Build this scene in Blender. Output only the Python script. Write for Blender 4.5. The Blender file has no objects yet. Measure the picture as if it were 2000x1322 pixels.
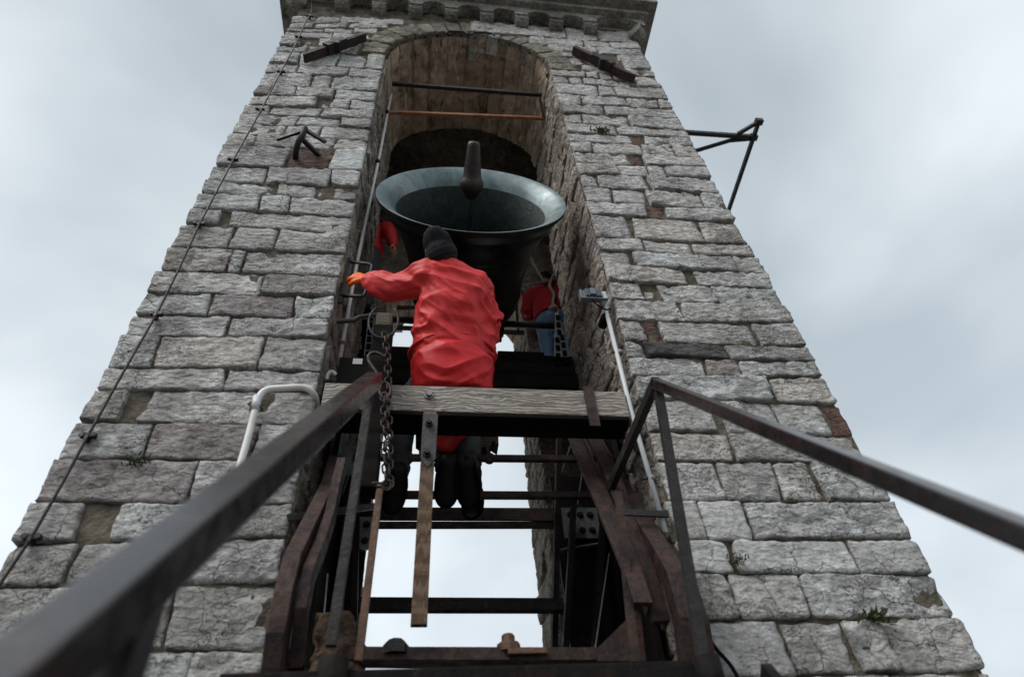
import bpy, bmesh, math, random
from mathutils import Vector as V, Matrix, noise
random.seed(7)
R = math.radians
S = bpy.context.scene
COL = S.collection

# ------------------------------------------------------------------ camera, world, sun, exposure
FPX, PW, PH = 1248.0, 2000.0, 1322.0
_z = V((888-1000, 661+555, -FPX)).normalized()
_x = V((11000-1000, 661-1020, -FPX)); _x = (_x - _z*_x.dot(_z)).normalized()
_y = _z.cross(_x)
CAMP = V((0, -2.5, 0))
cam = bpy.data.cameras.new('camera'); camo = bpy.data.objects.new('camera', cam); COL.objects.link(camo)
camo.matrix_world = Matrix.Translation(CAMP) @ Matrix((_x, _y, _z)).to_4x4()
cam.sensor_fit = 'HORIZONTAL'; cam.sensor_width = 36; cam.lens = FPX/PW*36
cam.clip_start = 0.05; cam.clip_end = 3000
cam.dof.use_dof = True; cam.dof.focus_distance = 4.3; cam.dof.aperture_fstop = 1.8
S.camera = camo
SUN_EL, SUN_AZ = R(50), R(232)        # azimuth measured from +Y, clockwise seen from above
w = bpy.data.worlds.new('World'); S.world = w; w.use_nodes = True
nt = w.node_tree; nt.nodes.clear()
def wn(t): return nt.nodes.new(t)
out = wn('ShaderNodeOutputWorld'); bg = wn('ShaderNodeBackground'); bg.inputs[1].default_value = 0.1
sky = wn('ShaderNodeTexSky'); sky.sky_type = 'NISHITA'; sky.sun_disc = False
sky.sun_elevation = SUN_EL; sky.sun_rotation = SUN_AZ
tc = wn('ShaderNodeTexCoord'); mp = wn('ShaderNodeMapping'); mp.inputs['Scale'].default_value = (1.0, 1.0, 1.35); mp.inputs['Location'].default_value = (0.35, 0.2, 0.1)
n1 = wn('ShaderNodeTexNoise'); n1.inputs['Scale'].default_value = 1.9; n1.inputs['Detail'].default_value = 4; n1.inputs['Roughness'].default_value = .46; n1.inputs['Distortion'].default_value = .25
cr = wn('ShaderNodeValToRGB'); e = cr.color_ramp.elements
e[0].position = .33; e[0].color = (2.95, 3.38, 3.72, 1); e[1].position = .64; e[1].color = (5.15, 5.55, 5.88, 1)
sep = wn('ShaderNodeSeparateXYZ'); mr = wn('ShaderNodeMapRange')
mr.inputs[1].default_value = .95; mr.inputs[2].default_value = .35; mr.inputs[3].default_value = 0.94; mr.inputs[4].default_value = 1.16
mul = wn('ShaderNodeMixRGB'); mul.blend_type = 'MULTIPLY'; mul.inputs[0].default_value = 1
mx = wn('ShaderNodeMixRGB'); mx.inputs[0].default_value = .97
L = nt.links.new
L(tc.outputs['Generated'], mp.inputs[0]); L(mp.outputs[0], n1.inputs['Vector']); L(n1.outputs[0], cr.inputs[0])
L(tc.outputs['Generated'], sep.inputs[0]); L(sep.outputs[2], mr.inputs[0])
L(cr.outputs[0], mul.inputs[1]); L(mr.outputs[0], mul.inputs[2])
L(sky.outputs[0], mx.inputs[1]); L(mul.outputs[0], mx.inputs[2]); L(mx.outputs[0], bg.inputs[0]); L(bg.outputs[0], out.inputs[0])
sl = bpy.data.lights.new('sun', 'SUN'); so = bpy.data.objects.new('sun', sl); COL.objects.link(so)
sl.energy = 1.5; sl.angle = R(35); sl.color = (1, .97, .93)
sd = V((math.sin(SUN_AZ)*math.cos(SUN_EL), math.cos(SUN_AZ)*math.cos(SUN_EL), math.sin(SUN_EL)))
so.rotation_euler = sd.to_track_quat('Z', 'Y').to_euler()
S.view_settings.view_transform = 'Standard'; S.view_settings.look = 'None'; S.view_settings.gamma = 1; S.view_settings.use_curve_mapping = False
S.view_settings.exposure = 0.70
S.render.engine = 'CYCLES'
S.cycles.max_bounces = 6; S.cycles.diffuse_bounces = 4

# ------------------------------------------------------------------ photograph survey: a pixel seen on a known plane
MC = Matrix((_x, _y, _z))
# world axes expressed in camera space are the rows of MC, so world = MC @ camera
def ray(px, py): return MC @ V((px-1000, 661-py, -FPX))
def PY(px, py, Y=0.0):
    r = ray(px, py); return CAMP + r*((Y-CAMP.y)/r.y)
def PX(px, py, X):
    r = ray(px, py); return CAMP + r*((X-CAMP.x)/r.x)
def PZ(px, py, Z):
    r = ray(px, py); return CAMP + r*((Z-CAMP.z)/r.z)

# ------------------------------------------------------------------ materials
def M(name, col, rough=.7, metal=0., spec=.5):
    m = bpy.data.materials.new(name); m.use_nodes = True
    b = m.node_tree.nodes['Principled BSDF']
    b.inputs['Base Color'].default_value = (*col, 1); b.inputs['Roughness'].default_value = rough; b.inputs['Metallic'].default_value = metal
    b.inputs['Specular IOR Level'].default_value = spec
    return m
class G:
    """small node graph helper"""
    def __init__(s, m): s.t = m.node_tree; s.b = s.t.nodes['Principled BSDF']; s.tc = s.n('ShaderNodeTexCoord'); s.co = s.tc.outputs['Object']
    def n(s, t): return s.t.nodes.new(t)
    def l(s, a, b): s.t.links.new(a, b)
    def map(s, sc=(1,1,1), rot=(0,0,0), src=None):
        m = s.n('ShaderNodeMapping'); m.inputs['Scale'].default_value = sc; m.inputs['Rotation'].default_value = rot
        s.l(src or s.co, m.inputs[0]); return m.outputs[0]
    def noise(s, scale, detail=4, rough=.55, dist=0, v=None):
        n = s.n('ShaderNodeTexNoise'); n.inputs['Scale'].default_value = scale; n.inputs['Detail'].default_value = detail
        n.inputs['Roughness'].default_value = rough; n.inputs['Distortion'].default_value = dist; s.l(v or s.co, n.inputs['Vector']); return n.outputs[0]
    def vor(s, scale, feat='F1', v=None, rnd=1):
        n = s.n('ShaderNodeTexVoronoi'); n.feature = feat; n.inputs['Scale'].default_value = scale; n.inputs['Randomness'].default_value = rnd
        s.l(v or s.co, n.inputs['Vector']); return n.outputs[0]
    def ramp(s, f, stops):
        r = s.n('ShaderNodeValToRGB'); el = r.color_ramp.elements
        while len(el) < len(stops): el.new(.5)
        for k, (p, c) in enumerate(stops):
            el[k].position = p; el[k].color = (c, c, c, 1) if isinstance(c, (int, float)) else (*c, 1)
        s.l(f, r.inputs[0]); return r.outputs[0]
    def mix(s, f, a, b, mode='MIX'):
        m = s.n('ShaderNodeMixRGB'); m.blend_type = mode
        for i, x in ((0, f), (1, a), (2, b)):
            if isinstance(x, (int, float)): m.inputs[i].default_value = x if i == 0 else (x, x, x, 1)
            elif isinstance(x, tuple): m.inputs[i].default_value = (*x, 1)
            else: s.l(x, m.inputs[i])
        return m.outputs[0]
    def math(s, op, a, b=0.0):
        m = s.n('ShaderNodeMath'); m.operation = op
        for i, x in ((0, a), (1, b)):
            if isinstance(x, (int, float)): m.inputs[i].default_value = x
            else: s.l(x, m.inputs[i])
        return m.outputs[0]
    def bump(s, h, strength=.5, dist=.01, prev=None):
        b = s.n('ShaderNodeBump'); b.inputs['Strength'].default_value = strength; b.inputs['Distance'].default_value = dist
        s.l(h, b.inputs['Height'])
        if prev: s.l(prev, b.inputs['Normal'])
        return b.outputs[0]
    def done(s, col=None, rough=None, nrm=None):
        if col is not None: s.l(col, s.b.inputs['Base Color'])
        if rough is not None: s.l(rough, s.b.inputs['Roughness'])
        if nrm is not None: s.l(nrm, s.b.inputs['Normal'])

def stone_mat(name, hi, lo, spots=.8, tint=.14, bumpd=.026, warm=0.0, random_on=True):
    m = M(name, hi, .88, 0, .25); g = G(m)
    geo = g.n('ShaderNodeNewGeometry'); P = geo.outputs['Position']
    base = g.mix(g.ramp(g.noise(5.5, 5, .62, .6, P), [(.32, 0.0), (.62, 1.0)]), lo, hi)
    if random_on:
        oi = g.n('ShaderNodeObjectInfo')
        tintc = g.ramp(oi.outputs['Random'], [(0, (.72, .71, .71)), (.2, (1.0, .985, .96)), (.4, (.86, .835, .85)), (.55, (1.0, .99, .98)), (.7, (.90, .925, .93)), (.85, (.98, .93, .88)), (1, (.70, .70, .69))])
        base = g.mix(1.0, base, tintc, 'MULTIPLY')
    base = g.mix(g.ramp(g.noise(24, 4, .6, 0, P), [(.38, .55), (.55, 0)]), base, (lo[0]*.55, lo[1]*.53, lo[2]*.5))
    # ochre and green-brown weathering
    base = g.mix(g.math('MULTIPLY', g.ramp(g.noise(3.1, 5, .65, 1.0, P), [(.58, 0), (.72, 1)]), .35+warm), base, (.24, .185, .125))
    # black lichen: pin spots gathered in patches
    patch = g.ramp(g.noise(4.3, 3, .5, .3, g.map((1, 1, 1), (0, 0, .4), P)), [(.46, .0), (.60, 1)])
    pins = g.ramp(g.noise(75, 3, .7, 0, P), [(.36, 1), (.50, 0)])
    base = g.mix(g.math('MULTIPLY', g.math('MULTIPLY', patch, pins), spots), base, (.045, .043, .04))
    pits = g.vor(46, 'F1', g.map((1, 1, 1.9), (0, 0, 0), P)); pitm = g.ramp(pits, [(.10, 1), (.24, 0)])
    pitm = g.math('MULTIPLY', pitm, g.ramp(g.noise(9, 2, .5, 0, P), [(.45, 0), (.6, 1)]))
    base = g.mix(g.math('MULTIPLY', pitm, .8), base, (.05, .047, .042))
    hol = g.ramp(g.noise(27, 7, .74, .12, g.map((1, 1, 1.5), (0, .15, 0), P)), [(.33, .8), (.43, 0)])
    base = g.mix(g.math('MULTIPLY', hol, .7), base, (.10, .092, .082))
    base = g.mix(1.0, base, g.ramp(g.noise(1.7, 6, .68, .3, P), [(.36, (.60, .59, .58)), (.52, (1, 1, 1))]), 'MULTIPLY')
    # hair cracks
    dw = g.n('ShaderNodeVectorMath'); dw.operation = 'ADD'; nw = g.n('ShaderNodeTexNoise'); nw.inputs['Scale'].default_value = 14; nw.inputs['Detail'].default_value = 3; g.l(P, nw.inputs['Vector'])
    sw = g.n('ShaderNodeVectorMath'); sw.operation = 'SCALE'; sw.inputs['Scale'].default_value = .045; g.l(nw.outputs[1], sw.inputs[0]); g.l(P, dw.inputs[0]); g.l(sw.outputs[0], dw.inputs[1])
    dv = g.n('ShaderNodeVectorMath'); dv.operation = 'ADD'
    nz = g.n('ShaderNodeTexNoise'); nz.inputs['Scale'].default_value = 6; nz.inputs['Detail'].default_value = 4; g.l(P, nz.inputs['Vector'])
    sc = g.n('ShaderNodeVectorMath'); sc.operation = 'SCALE'; sc.inputs['Scale'].default_value = .22; g.l(nz.outputs[1], sc.inputs[0])
    g.l(P, dv.inputs[0]); g.l(sc.outputs[0], dv.inputs[1])
    ck = g.vor(4.6, 'DISTANCE_TO_EDGE', dv.outputs[0]); ckm = g.ramp(ck, [(.0, 1), (.010, 0)])
    ckm = g.math('MULTIPLY', ckm, g.ramp(g.noise(2.3, 2, .5, 0, P), [(.46, 0), (.56, 1)]))
    base = g.mix(g.math('MULTIPLY', ckm, .8), base, (.06, .05, .045))
    fac = g.vor(15, 'F1', g.map((1.0, 1.0, 2.0), (0, .3, 0), dw.outputs[0])); fac2 = g.vor(36, 'F1', g.map((1.0, 1.0, 1.8), (0, -.3, 0), dw.outputs[0]))
    h = g.math('ADD', g.math('MULTIPLY', fac, 1.1), g.math('MULTIPLY', g.noise(27, 7, .74, .12, g.map((1, 1, 1.5), (0, .15, 0), P)), 1.3)); h = g.math('ADD', h, g.math('MULTIPLY', fac2, .5))
    h = g.math('SUBTRACT', h, g.math('MULTIPLY', pitm, .6)); h = g.math('SUBTRACT', h, g.math('MULTIPLY', ckm, .6))
    nb = g.bump(h, 1.0, bumpd)
    nb = g.bump(g.noise(160, 4, .7, 0, P), .5, .0025, nb)
    g.done(base, None, nb); return m
STONE = stone_mat('limestone', (.79, .785, .775), (.47, .46, .45))
STONE_S = stone_mat('dressed limestone', (.60, .61, .60), (.47, .475, .47), .25, bumpd=.009)
STONE_T = stone_mat('tan arch stone', (.40, .37, .31), (.24, .22, .18), .5, warm=.25)
STONE_R = stone_mat('reveal stone', (.62, .56, .49), (.35, .30, .25), .8, bumpd=.03, warm=.3)
STONE_P = stone_mat('pink stone', (.50, .465, .46), (.31, .28, .28), .4)
STONE_D = stone_mat('dark slate stone', (.17, .175, .17), (.10, .10, .098), .3)
STONE_C = stone_mat('cornice stone', (.42, .40, .355), (.22, .21, .185), .9, warm=.2)
BRICK = stone_mat('red brick', (.23, .14, .115), (.14, .085, .07), .6)
def mortar_mat():
    m = M('lime mortar', (.15, .13, .10), .95, 0, .1); g = G(m); geo = g.n('ShaderNodeNewGeometry'); P = geo.outputs['Position']
    c = g.mix(g.ramp(g.noise(11, 5, .6, 0, P), [(.3, 0), (.7, 1)]), (.055, .047, .037), (.18, .158, .125))
    c = g.mix(g.math('MULTIPLY', g.ramp(g.noise(2.2, 4, .6, .5, P), [(.5, 0), (.68, 1)]), .6), c, (.055, .06, .03))
    h = g.math('ADD', g.noise(60, 6, .7, 0, P), g.math('MULTIPLY', g.vor(55, 'F1', P), .6))
    g.done(c, None, g.bump(h, .9, .012)); return m
MORTAR = mortar_mat()
def vault_mat():
    m = M('stained plaster vault', (.2, .15, .11), .92, 0, .2); g = G(m); geo = g.n('ShaderNodeNewGeometry'); P = geo.outputs['Position']
    c = g.mix(g.ramp(g.noise(3.2, 6, .65, .8, P), [(.3, 0), (.7, 1)]), (.20, .145, .105), (.56, .44, .33))
    c = g.mix(g.ramp(g.noise(7.5, 5, .6, 1.2, g.map((1, .35, 1), (0, 0, 0), P)), [(.56, 0), (.66, .7)]), c, (.66, .56, .45))
    c = g.mix(g.ramp(g.noise(4.6, 5, .7, 1.5, g.map((1.2, .5, 1.2), (0, 0, 1), P)), [(.55, 0), (.66, .85)]), c, (.05, .033, .025))
    h = g.math('ADD', g.noise(22, 6, .7, .3, P), g.noise(5, 3, .5, 0, P))
    g.done(c, None, g.bump(h, .9, .03)); return m
VAULT = vault_mat()
def iron_mat(name, dark, rust, amt=.5, rough=.6, metal=.3):
    m = M(name, dark, rough, metal, .4); g = G(m); geo = g.n('ShaderNodeNewGeometry'); P = geo.outputs['Position']
    f = g.ramp(g.noise(13, 6, .7, .6, P), [(.62-amt*.35, 0), (.80-amt*.3, 1)])
    c = g.mix(f, dark, rust)
    c = g.mix(g.ramp(g.noise(48, 4, .7, 0, P), [(.56, 0), (.7, .6)]), c, (rust[0]*1.7, rust[1]*1.55, rust[2]*1.4))
    rr = g.ramp(g.noise(20, 4, .6, 0, P), [(.3, rough-.15), (.7, min(1, rough+.2))])
    g.done(c, rr, g.bump(g.math('ADD', g.noise(70, 5, .7, 0, P), g.noise(16, 5, .65, .4, P)), .6, .007)); return m
IRON = iron_mat('black iron', (.018, .017, .017), (.05, .032, .025), .25, .5)
RUST = iron_mat('rusted steel', (.020, .013, .012), (.058, .029, .022), .55, .65)
RUSTB = iron_mat('rusted bar', (.075, .042, .028), (.16, .083, .05), .6, .65, .1)
RAILP = iron_mat('rail post steel', (.012, .010, .010), (.032, .020, .018), .3, .5, .0)
RAILP.node_tree.nodes['Principled BSDF'].inputs['Specular IOR Level'].default_value = .3
RUSTO = iron_mat('orange rusted bar', (.20, .085, .042), (.36, .16, .075), .6, .65, .1)
RAILM = M('brown painted rail steel', (.020, .014, .014), .26, .0, .8); g = G(RAILM); geo = g.n('ShaderNodeNewGeometry'); P = geo.outputs['Position']
g.done(g.mix(g.ramp(g.noise(11, 6, .7, .5, P), [(.48, 0), (.7, 1)]), (.012, .010, .010), (.036, .020, .018)), g.ramp(g.noise(24, 4, .6, 0, P), [(.3, .18), (.7, .34)]), g.bump(g.noise(40, 3, .6, 0, P), .12, .002))
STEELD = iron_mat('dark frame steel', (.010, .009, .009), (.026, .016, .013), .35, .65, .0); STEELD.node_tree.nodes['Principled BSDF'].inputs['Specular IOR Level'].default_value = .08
GALV = iron_mat('galvanised steel', (.17, .175, .18), (.26, .25, .24), .4, .4, .6)
def paint(name, c, rough=.45, stain=(.35, .2, .1), amt=.3):
    m = M(name, c, rough); g = G(m); geo = g.n('ShaderNodeNewGeometry'); P = geo.outputs['Position']
    cc = g.mix(g.math('MULTIPLY', g.ramp(g.noise(9, 5, .6, .5, P), [(.5, 0), (.72, 1)]), amt), c, stain)
    g.done(cc, None, g.bump(g.noise(60, 3, .6, 0, P), .2, .002)); return m
WHITE = paint('white painted pipe', (.66, .66, .64))
GREYP = paint('grey plastic conduit', (.50, .52, .53), .4, (.3, .3, .29))
LAMPG = paint('grey cast aluminium', (.12, .14, .16), .45, (.08, .08, .08))
BLACKP = M('black plastic', (.005, .005, .005), .8, 0, .06)
STICK = paint('paper sticker', (.45, .45, .43), .8)
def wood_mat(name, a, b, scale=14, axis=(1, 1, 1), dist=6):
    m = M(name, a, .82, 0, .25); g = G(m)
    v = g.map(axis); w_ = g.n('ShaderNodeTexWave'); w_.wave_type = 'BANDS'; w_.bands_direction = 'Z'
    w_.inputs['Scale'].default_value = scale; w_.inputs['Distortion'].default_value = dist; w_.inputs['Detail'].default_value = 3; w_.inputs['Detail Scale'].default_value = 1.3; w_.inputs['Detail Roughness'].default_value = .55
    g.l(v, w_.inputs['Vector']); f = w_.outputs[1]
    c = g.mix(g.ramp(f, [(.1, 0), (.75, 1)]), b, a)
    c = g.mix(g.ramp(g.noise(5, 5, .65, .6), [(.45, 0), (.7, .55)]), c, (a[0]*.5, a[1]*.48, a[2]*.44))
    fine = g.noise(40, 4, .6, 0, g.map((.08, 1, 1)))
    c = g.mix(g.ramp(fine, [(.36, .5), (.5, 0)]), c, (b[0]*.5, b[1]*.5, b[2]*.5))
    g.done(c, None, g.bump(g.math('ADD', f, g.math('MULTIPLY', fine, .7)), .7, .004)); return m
WOOD = wood_mat('weathered oak', (.36, .325, .29), (.17, .15, .13), 15, (.30, 1, 1), 14)
WOODL = wood_mat('brown oak lath', (.165, .108, .072), (.09, .056, .036), 3, (9, 1, 1.2), 7)
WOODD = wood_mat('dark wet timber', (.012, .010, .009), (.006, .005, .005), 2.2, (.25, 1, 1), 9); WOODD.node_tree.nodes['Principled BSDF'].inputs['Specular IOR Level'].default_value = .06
def bronze():
    m = M('dark bell bronze', (.03, .035, .036), .36, .75, .5); g = G(m)
    c = g.mix(g.ramp(g.noise(3, 5, .6, .5), [(.35, 0), (.7, 1)]), (.018, .021, .022), (.055, .062, .06))
    g.done(c, g.ramp(g.noise(6, 4, .6), [(.3, .26), (.7, .5)]), g.bump(g.noise(30, 4, .6), .15, .004)); return m
BRONZE = bronze()
def verd():
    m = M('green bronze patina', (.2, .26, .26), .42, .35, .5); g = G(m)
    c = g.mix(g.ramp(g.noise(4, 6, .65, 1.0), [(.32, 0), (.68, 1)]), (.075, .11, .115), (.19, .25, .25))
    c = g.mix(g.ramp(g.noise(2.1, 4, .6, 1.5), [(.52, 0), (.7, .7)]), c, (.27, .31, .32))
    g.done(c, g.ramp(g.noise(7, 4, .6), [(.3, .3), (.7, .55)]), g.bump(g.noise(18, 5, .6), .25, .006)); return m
PATINA = verd()
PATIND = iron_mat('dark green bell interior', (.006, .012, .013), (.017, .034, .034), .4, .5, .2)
def cloth(name, c, rough=.55, sc=60, d=.002, var=.75):
    m = M(name, c, rough, 0, .22); g = G(m); geo = g.n('ShaderNodeNewGeometry'); P = geo.outputs['Position']
    cc = g.mix(g.ramp(g.noise(7, 4, .6, 0, P), [(.3, 0), (.7, 1)]), (c[0]*var, c[1]*var, c[2]*var), c)
    g.done(cc, None, g.bump(g.noise(sc, 5, .6, .3, P), .35, d)); return m
RED = cloth('red waterproof nylon', (.66, .040, .042), .52, 16, .006)
RED3 = cloth('deep red nylon trousers', (.60, .022, .026), .48, 16, .006)
RED2 = cloth('dark red wool', (.40, .02, .026), .85)
JEAN = cloth('blue denim', (.13, .215, .32), .85)
JEANG = cloth('grey denim', (.075, .08, .088), .85)
BLACKC = cloth('black knit', (.014, .015, .018), .9, 220, .002)
LEATH = cloth('black boot leather', (.010, .010, .010), .5)
ORANGE = cloth('orange rubber glove', (.85, .15, .015), .5)
SKIN = cloth('skin', (.42, .22, .15), .5, 90, .001, .85)
HAIR = cloth('dark hair', (.018, .014, .012), .6, 140, .004)
ROPE = cloth('hemp rope', (.38, .32, .26), .9, 120, .004)
EYEM = M('eye', (.6, .6, .58), .2)

# ------------------------------------------------------------------ object helpers
def link(o, parent=None):
    COL.objects.link(o)
    if parent is not None: o.parent = parent
    return o
def tag(o, label=None, cat=None, group=None, kind=None):
    if label: o['label'] = label
    if cat: o['category'] = cat
    if group: o['group'] = group
    if kind: o['kind'] = kind
    return o
def thing(name, label, cat, loc, group=None):
    o = bpy.data.objects.new(name, None); o.location = loc; o.empty_display_size = .1
    link(o); return tag(o, label, cat, group)
def rootloc(p):
    while p.parent is not None: p = p.parent
    return V(p.location)
class MB:
    def __init__(s): s.v = []; s.f = []; s.mi = []
    def add(s, vs, fs, mi=0):
        k = len(s.v); s.v += [V(p) for p in vs]; s.f += [tuple(i+k for i in f) for f in fs]; s.mi += [mi]*len(fs); return s
    def box(s, a, b, mi=0, bev=0):
        x0, y0, z0 = a; x1, y1, z1 = b
        return s.add([(x0,y0,z0),(x1,y0,z0),(x1,y1,z0),(x0,y1,z0),(x0,y0,z1),(x1,y0,z1),(x1,y1,z1),(x0,y1,z1)],
                     [(0,3,2,1),(4,5,6,7),(0,1,5,4),(1,2,6,5),(2,3,7,6),(3,0,4,7)], mi)
    def bar(s, p, q, w, h, up=V((0,0,1)), mi=0, segs=1, bow=0):
        p, q = V(p), V(q); d = (q-p).normalized(); sx = d.cross(up)
        if sx.length < 1e-4: sx = d.cross(V((1,0,0)))
        sx.normalize(); sz = sx.cross(d).normalized(); vs = []; fs = []
        for k in range(segs+1):
            c = p.lerp(q, k/segs)
            vs += [c+sx*(a*w/2)+sz*(b*h/2) for a, b in ((-1,-1),(1,-1),(1,1),(-1,1))]
        for k in range(segs):
            o = 4*k
            fs += [(o+i, o+(i+1)%4, o+4+(i+1)%4, o+4+i) for i in range(4)]
        o = 4*segs; fs += [(3,2,1,0),(o,o+1,o+2,o+3)]
        return s.add(vs, fs, mi)
    def tube(s, pts, r, n=8, mi=0, closed=False):
        pts = [V(p) for p in pts]; m = len(pts); vs = []; fs = []; prev = None
        rr = r if isinstance(r, (list, tuple)) else [r]*m
        for i, p in enumerate(pts):
            if closed: d = pts[(i+1) % m]-pts[i-1]
            else: d = pts[min(i+1, m-1)]-pts[max(i-1, 0)]
            d = d.normalized()
            a = prev if prev is not None else (V((0,0,1)) if abs(d.z) < .9 else V((1,0,0)))
            a = (a-d*a.dot(d)).normalized(); b = d.cross(a); prev = a
            vs += [p+(a*math.cos(t)+b*math.sin(t))*rr[i] for t in (2*math.pi*k/n for k in range(n))]
        for i in range(m if closed else m-1):
            o, q = i*n, ((i+1) % m)*n
            fs += [(o+k, o+(k+1)%n, q+(k+1)%n, q+k) for k in range(n)]
        if not closed: fs += [tuple(range(n-1, -1, -1)), tuple(range((m-1)*n, m*n))]
        return s.add(vs, fs, mi)
    def lathe(s, prof, n, mat, mi=0):
        vs = []; fs = []; m = len(prof)
        for r, h in prof:
            for k in range(n):
                t = 2*math.pi*k/n; vs.append(mat @ V((r*math.cos(t), r*math.sin(t), h)))
        for i in range(m-1):
            for k in range(n): fs.append((i*n+k, i*n+(k+1)%n, (i+1)*n+(k+1)%n, (i+1)*n+k))
        return s.add(vs, fs, mi)
    def prism(s, poly, off, mi=0):
        n = len(poly); a = [V(p) for p in poly]; b = [p+V(off) for p in a]
        return s.add(a+b, [tuple(range(n)), tuple(range(2*n-1, n-1, -1))]+[(i, i+n, (i+1)%n+n, (i+1)%n) for i in range(n)], mi)
    def build(s, name, mats, parent=None, smooth=False, bevel=0, center=False):
        if not isinstance(mats, (list, tuple)): mats = [mats]
        me = bpy.data.meshes.new(name); lo = V((0,0,0))
        if parent is not None: lo = rootloc(parent)
        elif s.v:
            mn = [min(p[i] for p in s.v) for i in range(3)]; mxx = [max(p[i] for p in s.v) for i in range(3)]
            lo = V(((mn[0]+mxx[0])/2, (mn[1]+mxx[1])/2, mn[2]))
        me.from_pydata([p-lo for p in s.v], [], s.f)
        for m_ in mats: me.materials.append(m_)
        if len(mats) > 1: me.polygons.foreach_set('material_index', s.mi)
        bm = bmesh.new(); bm.from_mesh(me); bmesh.ops.recalc_face_normals(bm, faces=bm.faces)
        if bevel: bmesh.ops.bevel(bm, geom=[e_ for e_ in bm.edges if len(e_.link_faces) == 2 and e_.calc_face_angle(0) > .6], offset=bevel, segments=2, affect='EDGES', profile=.6, clamp_overlap=True)
        bm.to_mesh(me); bm.free()
        if smooth: me.polygons.foreach_set('use_smooth', [True]*len(me.polygons))
        o = bpy.data.objects.new(name, me); link(o, parent)
        if parent is None: o.location = lo
        return o
def bolt(p, axis, r, h, parent, mat=IRON, name='bolt'):
    axis = V(axis).normalized(); m = MB(); q = axis.to_track_quat('Z', 'Y').to_matrix().to_4x4(); T = Matrix.Translation(V(p)) @ q
    m.lathe([(0, 0), (r*1.5, 0), (r*1.5, h*.25), (r*1.45, h*.28)], 12, T); m.lathe([(r*1.45, h*.28), (r, h*.28), (r, h*.85), (r*.85, h), (0, h)], 6, T)
    return m.build(name, mat, parent)
def nz(p, s, o=3): return noise.fractal(V(p)*s, .9, 2.1, o)

# ------------------------------------------------------------------ ground
gm = MB(); gm.add([(-400,-400,-4.6),(400,-400,-4.6),(400,400,-4.6),(-400,400,-4.6)], [(0,1,2,3)])
tag(gm.build('ground', stone_mat('terrace paving', (.30, .29, .27), (.2, .19, .18), .4, random_on=False)), kind='structure')

# ------------------------------------------------------------------ bell tower
XL, XR, OL, OR, YB = -1.60, 2.255, -0.56, 1.105, 3.5      # outer faces, opening jambs, back face
AC, AR, AZ = (OL+OR)/2, (OR-OL)/2, 6.60                   # front arch centre, radius, springing
BZ, YW, YR = 5.88, 1.10, 2.60                              # back arch springing, thickness of front wall, start of back wall
ZB, ZT = -4.6, 8.05
tower = thing('bell_tower', 'tall grey limestone bell tower with a round arched opening', 'tower', (AC, 0, ZB))
MY = .017                                                  # face of the mortar behind the stones
def arch_pts(r, z, n=24): return [(AC+r*math.cos(math.pi*k/n), z+r*math.sin(math.pi*k/n)) for k in range(n+1)]

# mortar core of the front wall (opening cut out), and the walls round the chamber
def rough_sheet(mb, f, u0, u1, v0, v1, du, dv, amp, sc, nrm, keep=None):
    nu = max(1, int((u1-u0)/du)); nv = max(1, int((v1-v0)/dv)); idx = {}; vs = []; fs = []
    for j in range(nv+1):
        for i in range(nu+1):
            p = f(u0+(u1-u0)*i/nu, v0+(v1-v0)*j/nv); p = V(p); p += nrm*(amp*nz(p, sc)); vs.append(p)
    for j in range(nv):
        for i in range(nu):
            a = j*(nu+1)+i
            if keep is None or keep((vs[a]+vs[a+nu+2])/2): fs.append((a, a+1, a+nu+2, a+nu+1))
    mb.add(vs, fs)
core = MB()
rough_sheet(core, lambda u, v: (u, MY, v), XL+.02, OL-.0, ZB, 8.0, .03, .03, .014, 9, V((0,1,0)))
rough_sheet(core, lambda u, v: (u, MY, v), OR+.0, XR-.02, ZB, 8.0, .03, .03, .014, 9, V((0,1,0)))
# spandrel over the arch
na = 40; vs = []; fs = []
for k in range(na+1):
    t = math.pi*k/na; x, z = AC+AR*math.cos(t), AZ+AR*math.sin(t)
    for j in range(8):
        q = j/7; vs.append(V((x, MY+.01*nz((x, 0, z+q), 8), z+(8.0-z)*q)))
for k in range(na):
    for j in range(7): a = k*8+j; fs.append((a, a+1, a+9, a+8))
core.add(vs, fs)
core.build('mortar_face', MORTAR, tower)
walls = MB()
def wall_with_arch(mb, y0, y1, spring):
    for a, b in ((XL+.06, OL-.05), (OR+.05, XR-.06)): mb.box((a, y0, ZB), (b, y1, 8.0))
    n = 24; r = AR+.05; P = [(AC+r*math.cos(math.pi*k/n), spring+r*math.sin(math.pi*k/n)) for k in range(n+1)]
    for k in range(n):
        (xa, za), (xb, zb) = P[k], P[k+1]
        mb.prism([(xa, y0, za), (xa, y0, 8.0), (xb, y0, 8.0), (xb, y0, zb)], (0, y1-y0, 0))
wall_with_arch(walls, .10, YW, AZ)
wall_with_arch(walls, YR, YB-.06, BZ)
walls.box((XL+.06, YW+.001, ZB), (XL+.5, YR-.001, 8.0)); walls.box((XR-.5, YW+.001, ZB), (XR-.06, YR-.001, 8.0))
walls.box((XL+.06, .10, 8.001), (XR-.06, YB-.06, 8.35))
walls.box((OL-.049, .10, ZB), (OR+.049, 2.0, -.2))
walls.build('wall_core', STONE_R, tower)

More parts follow.
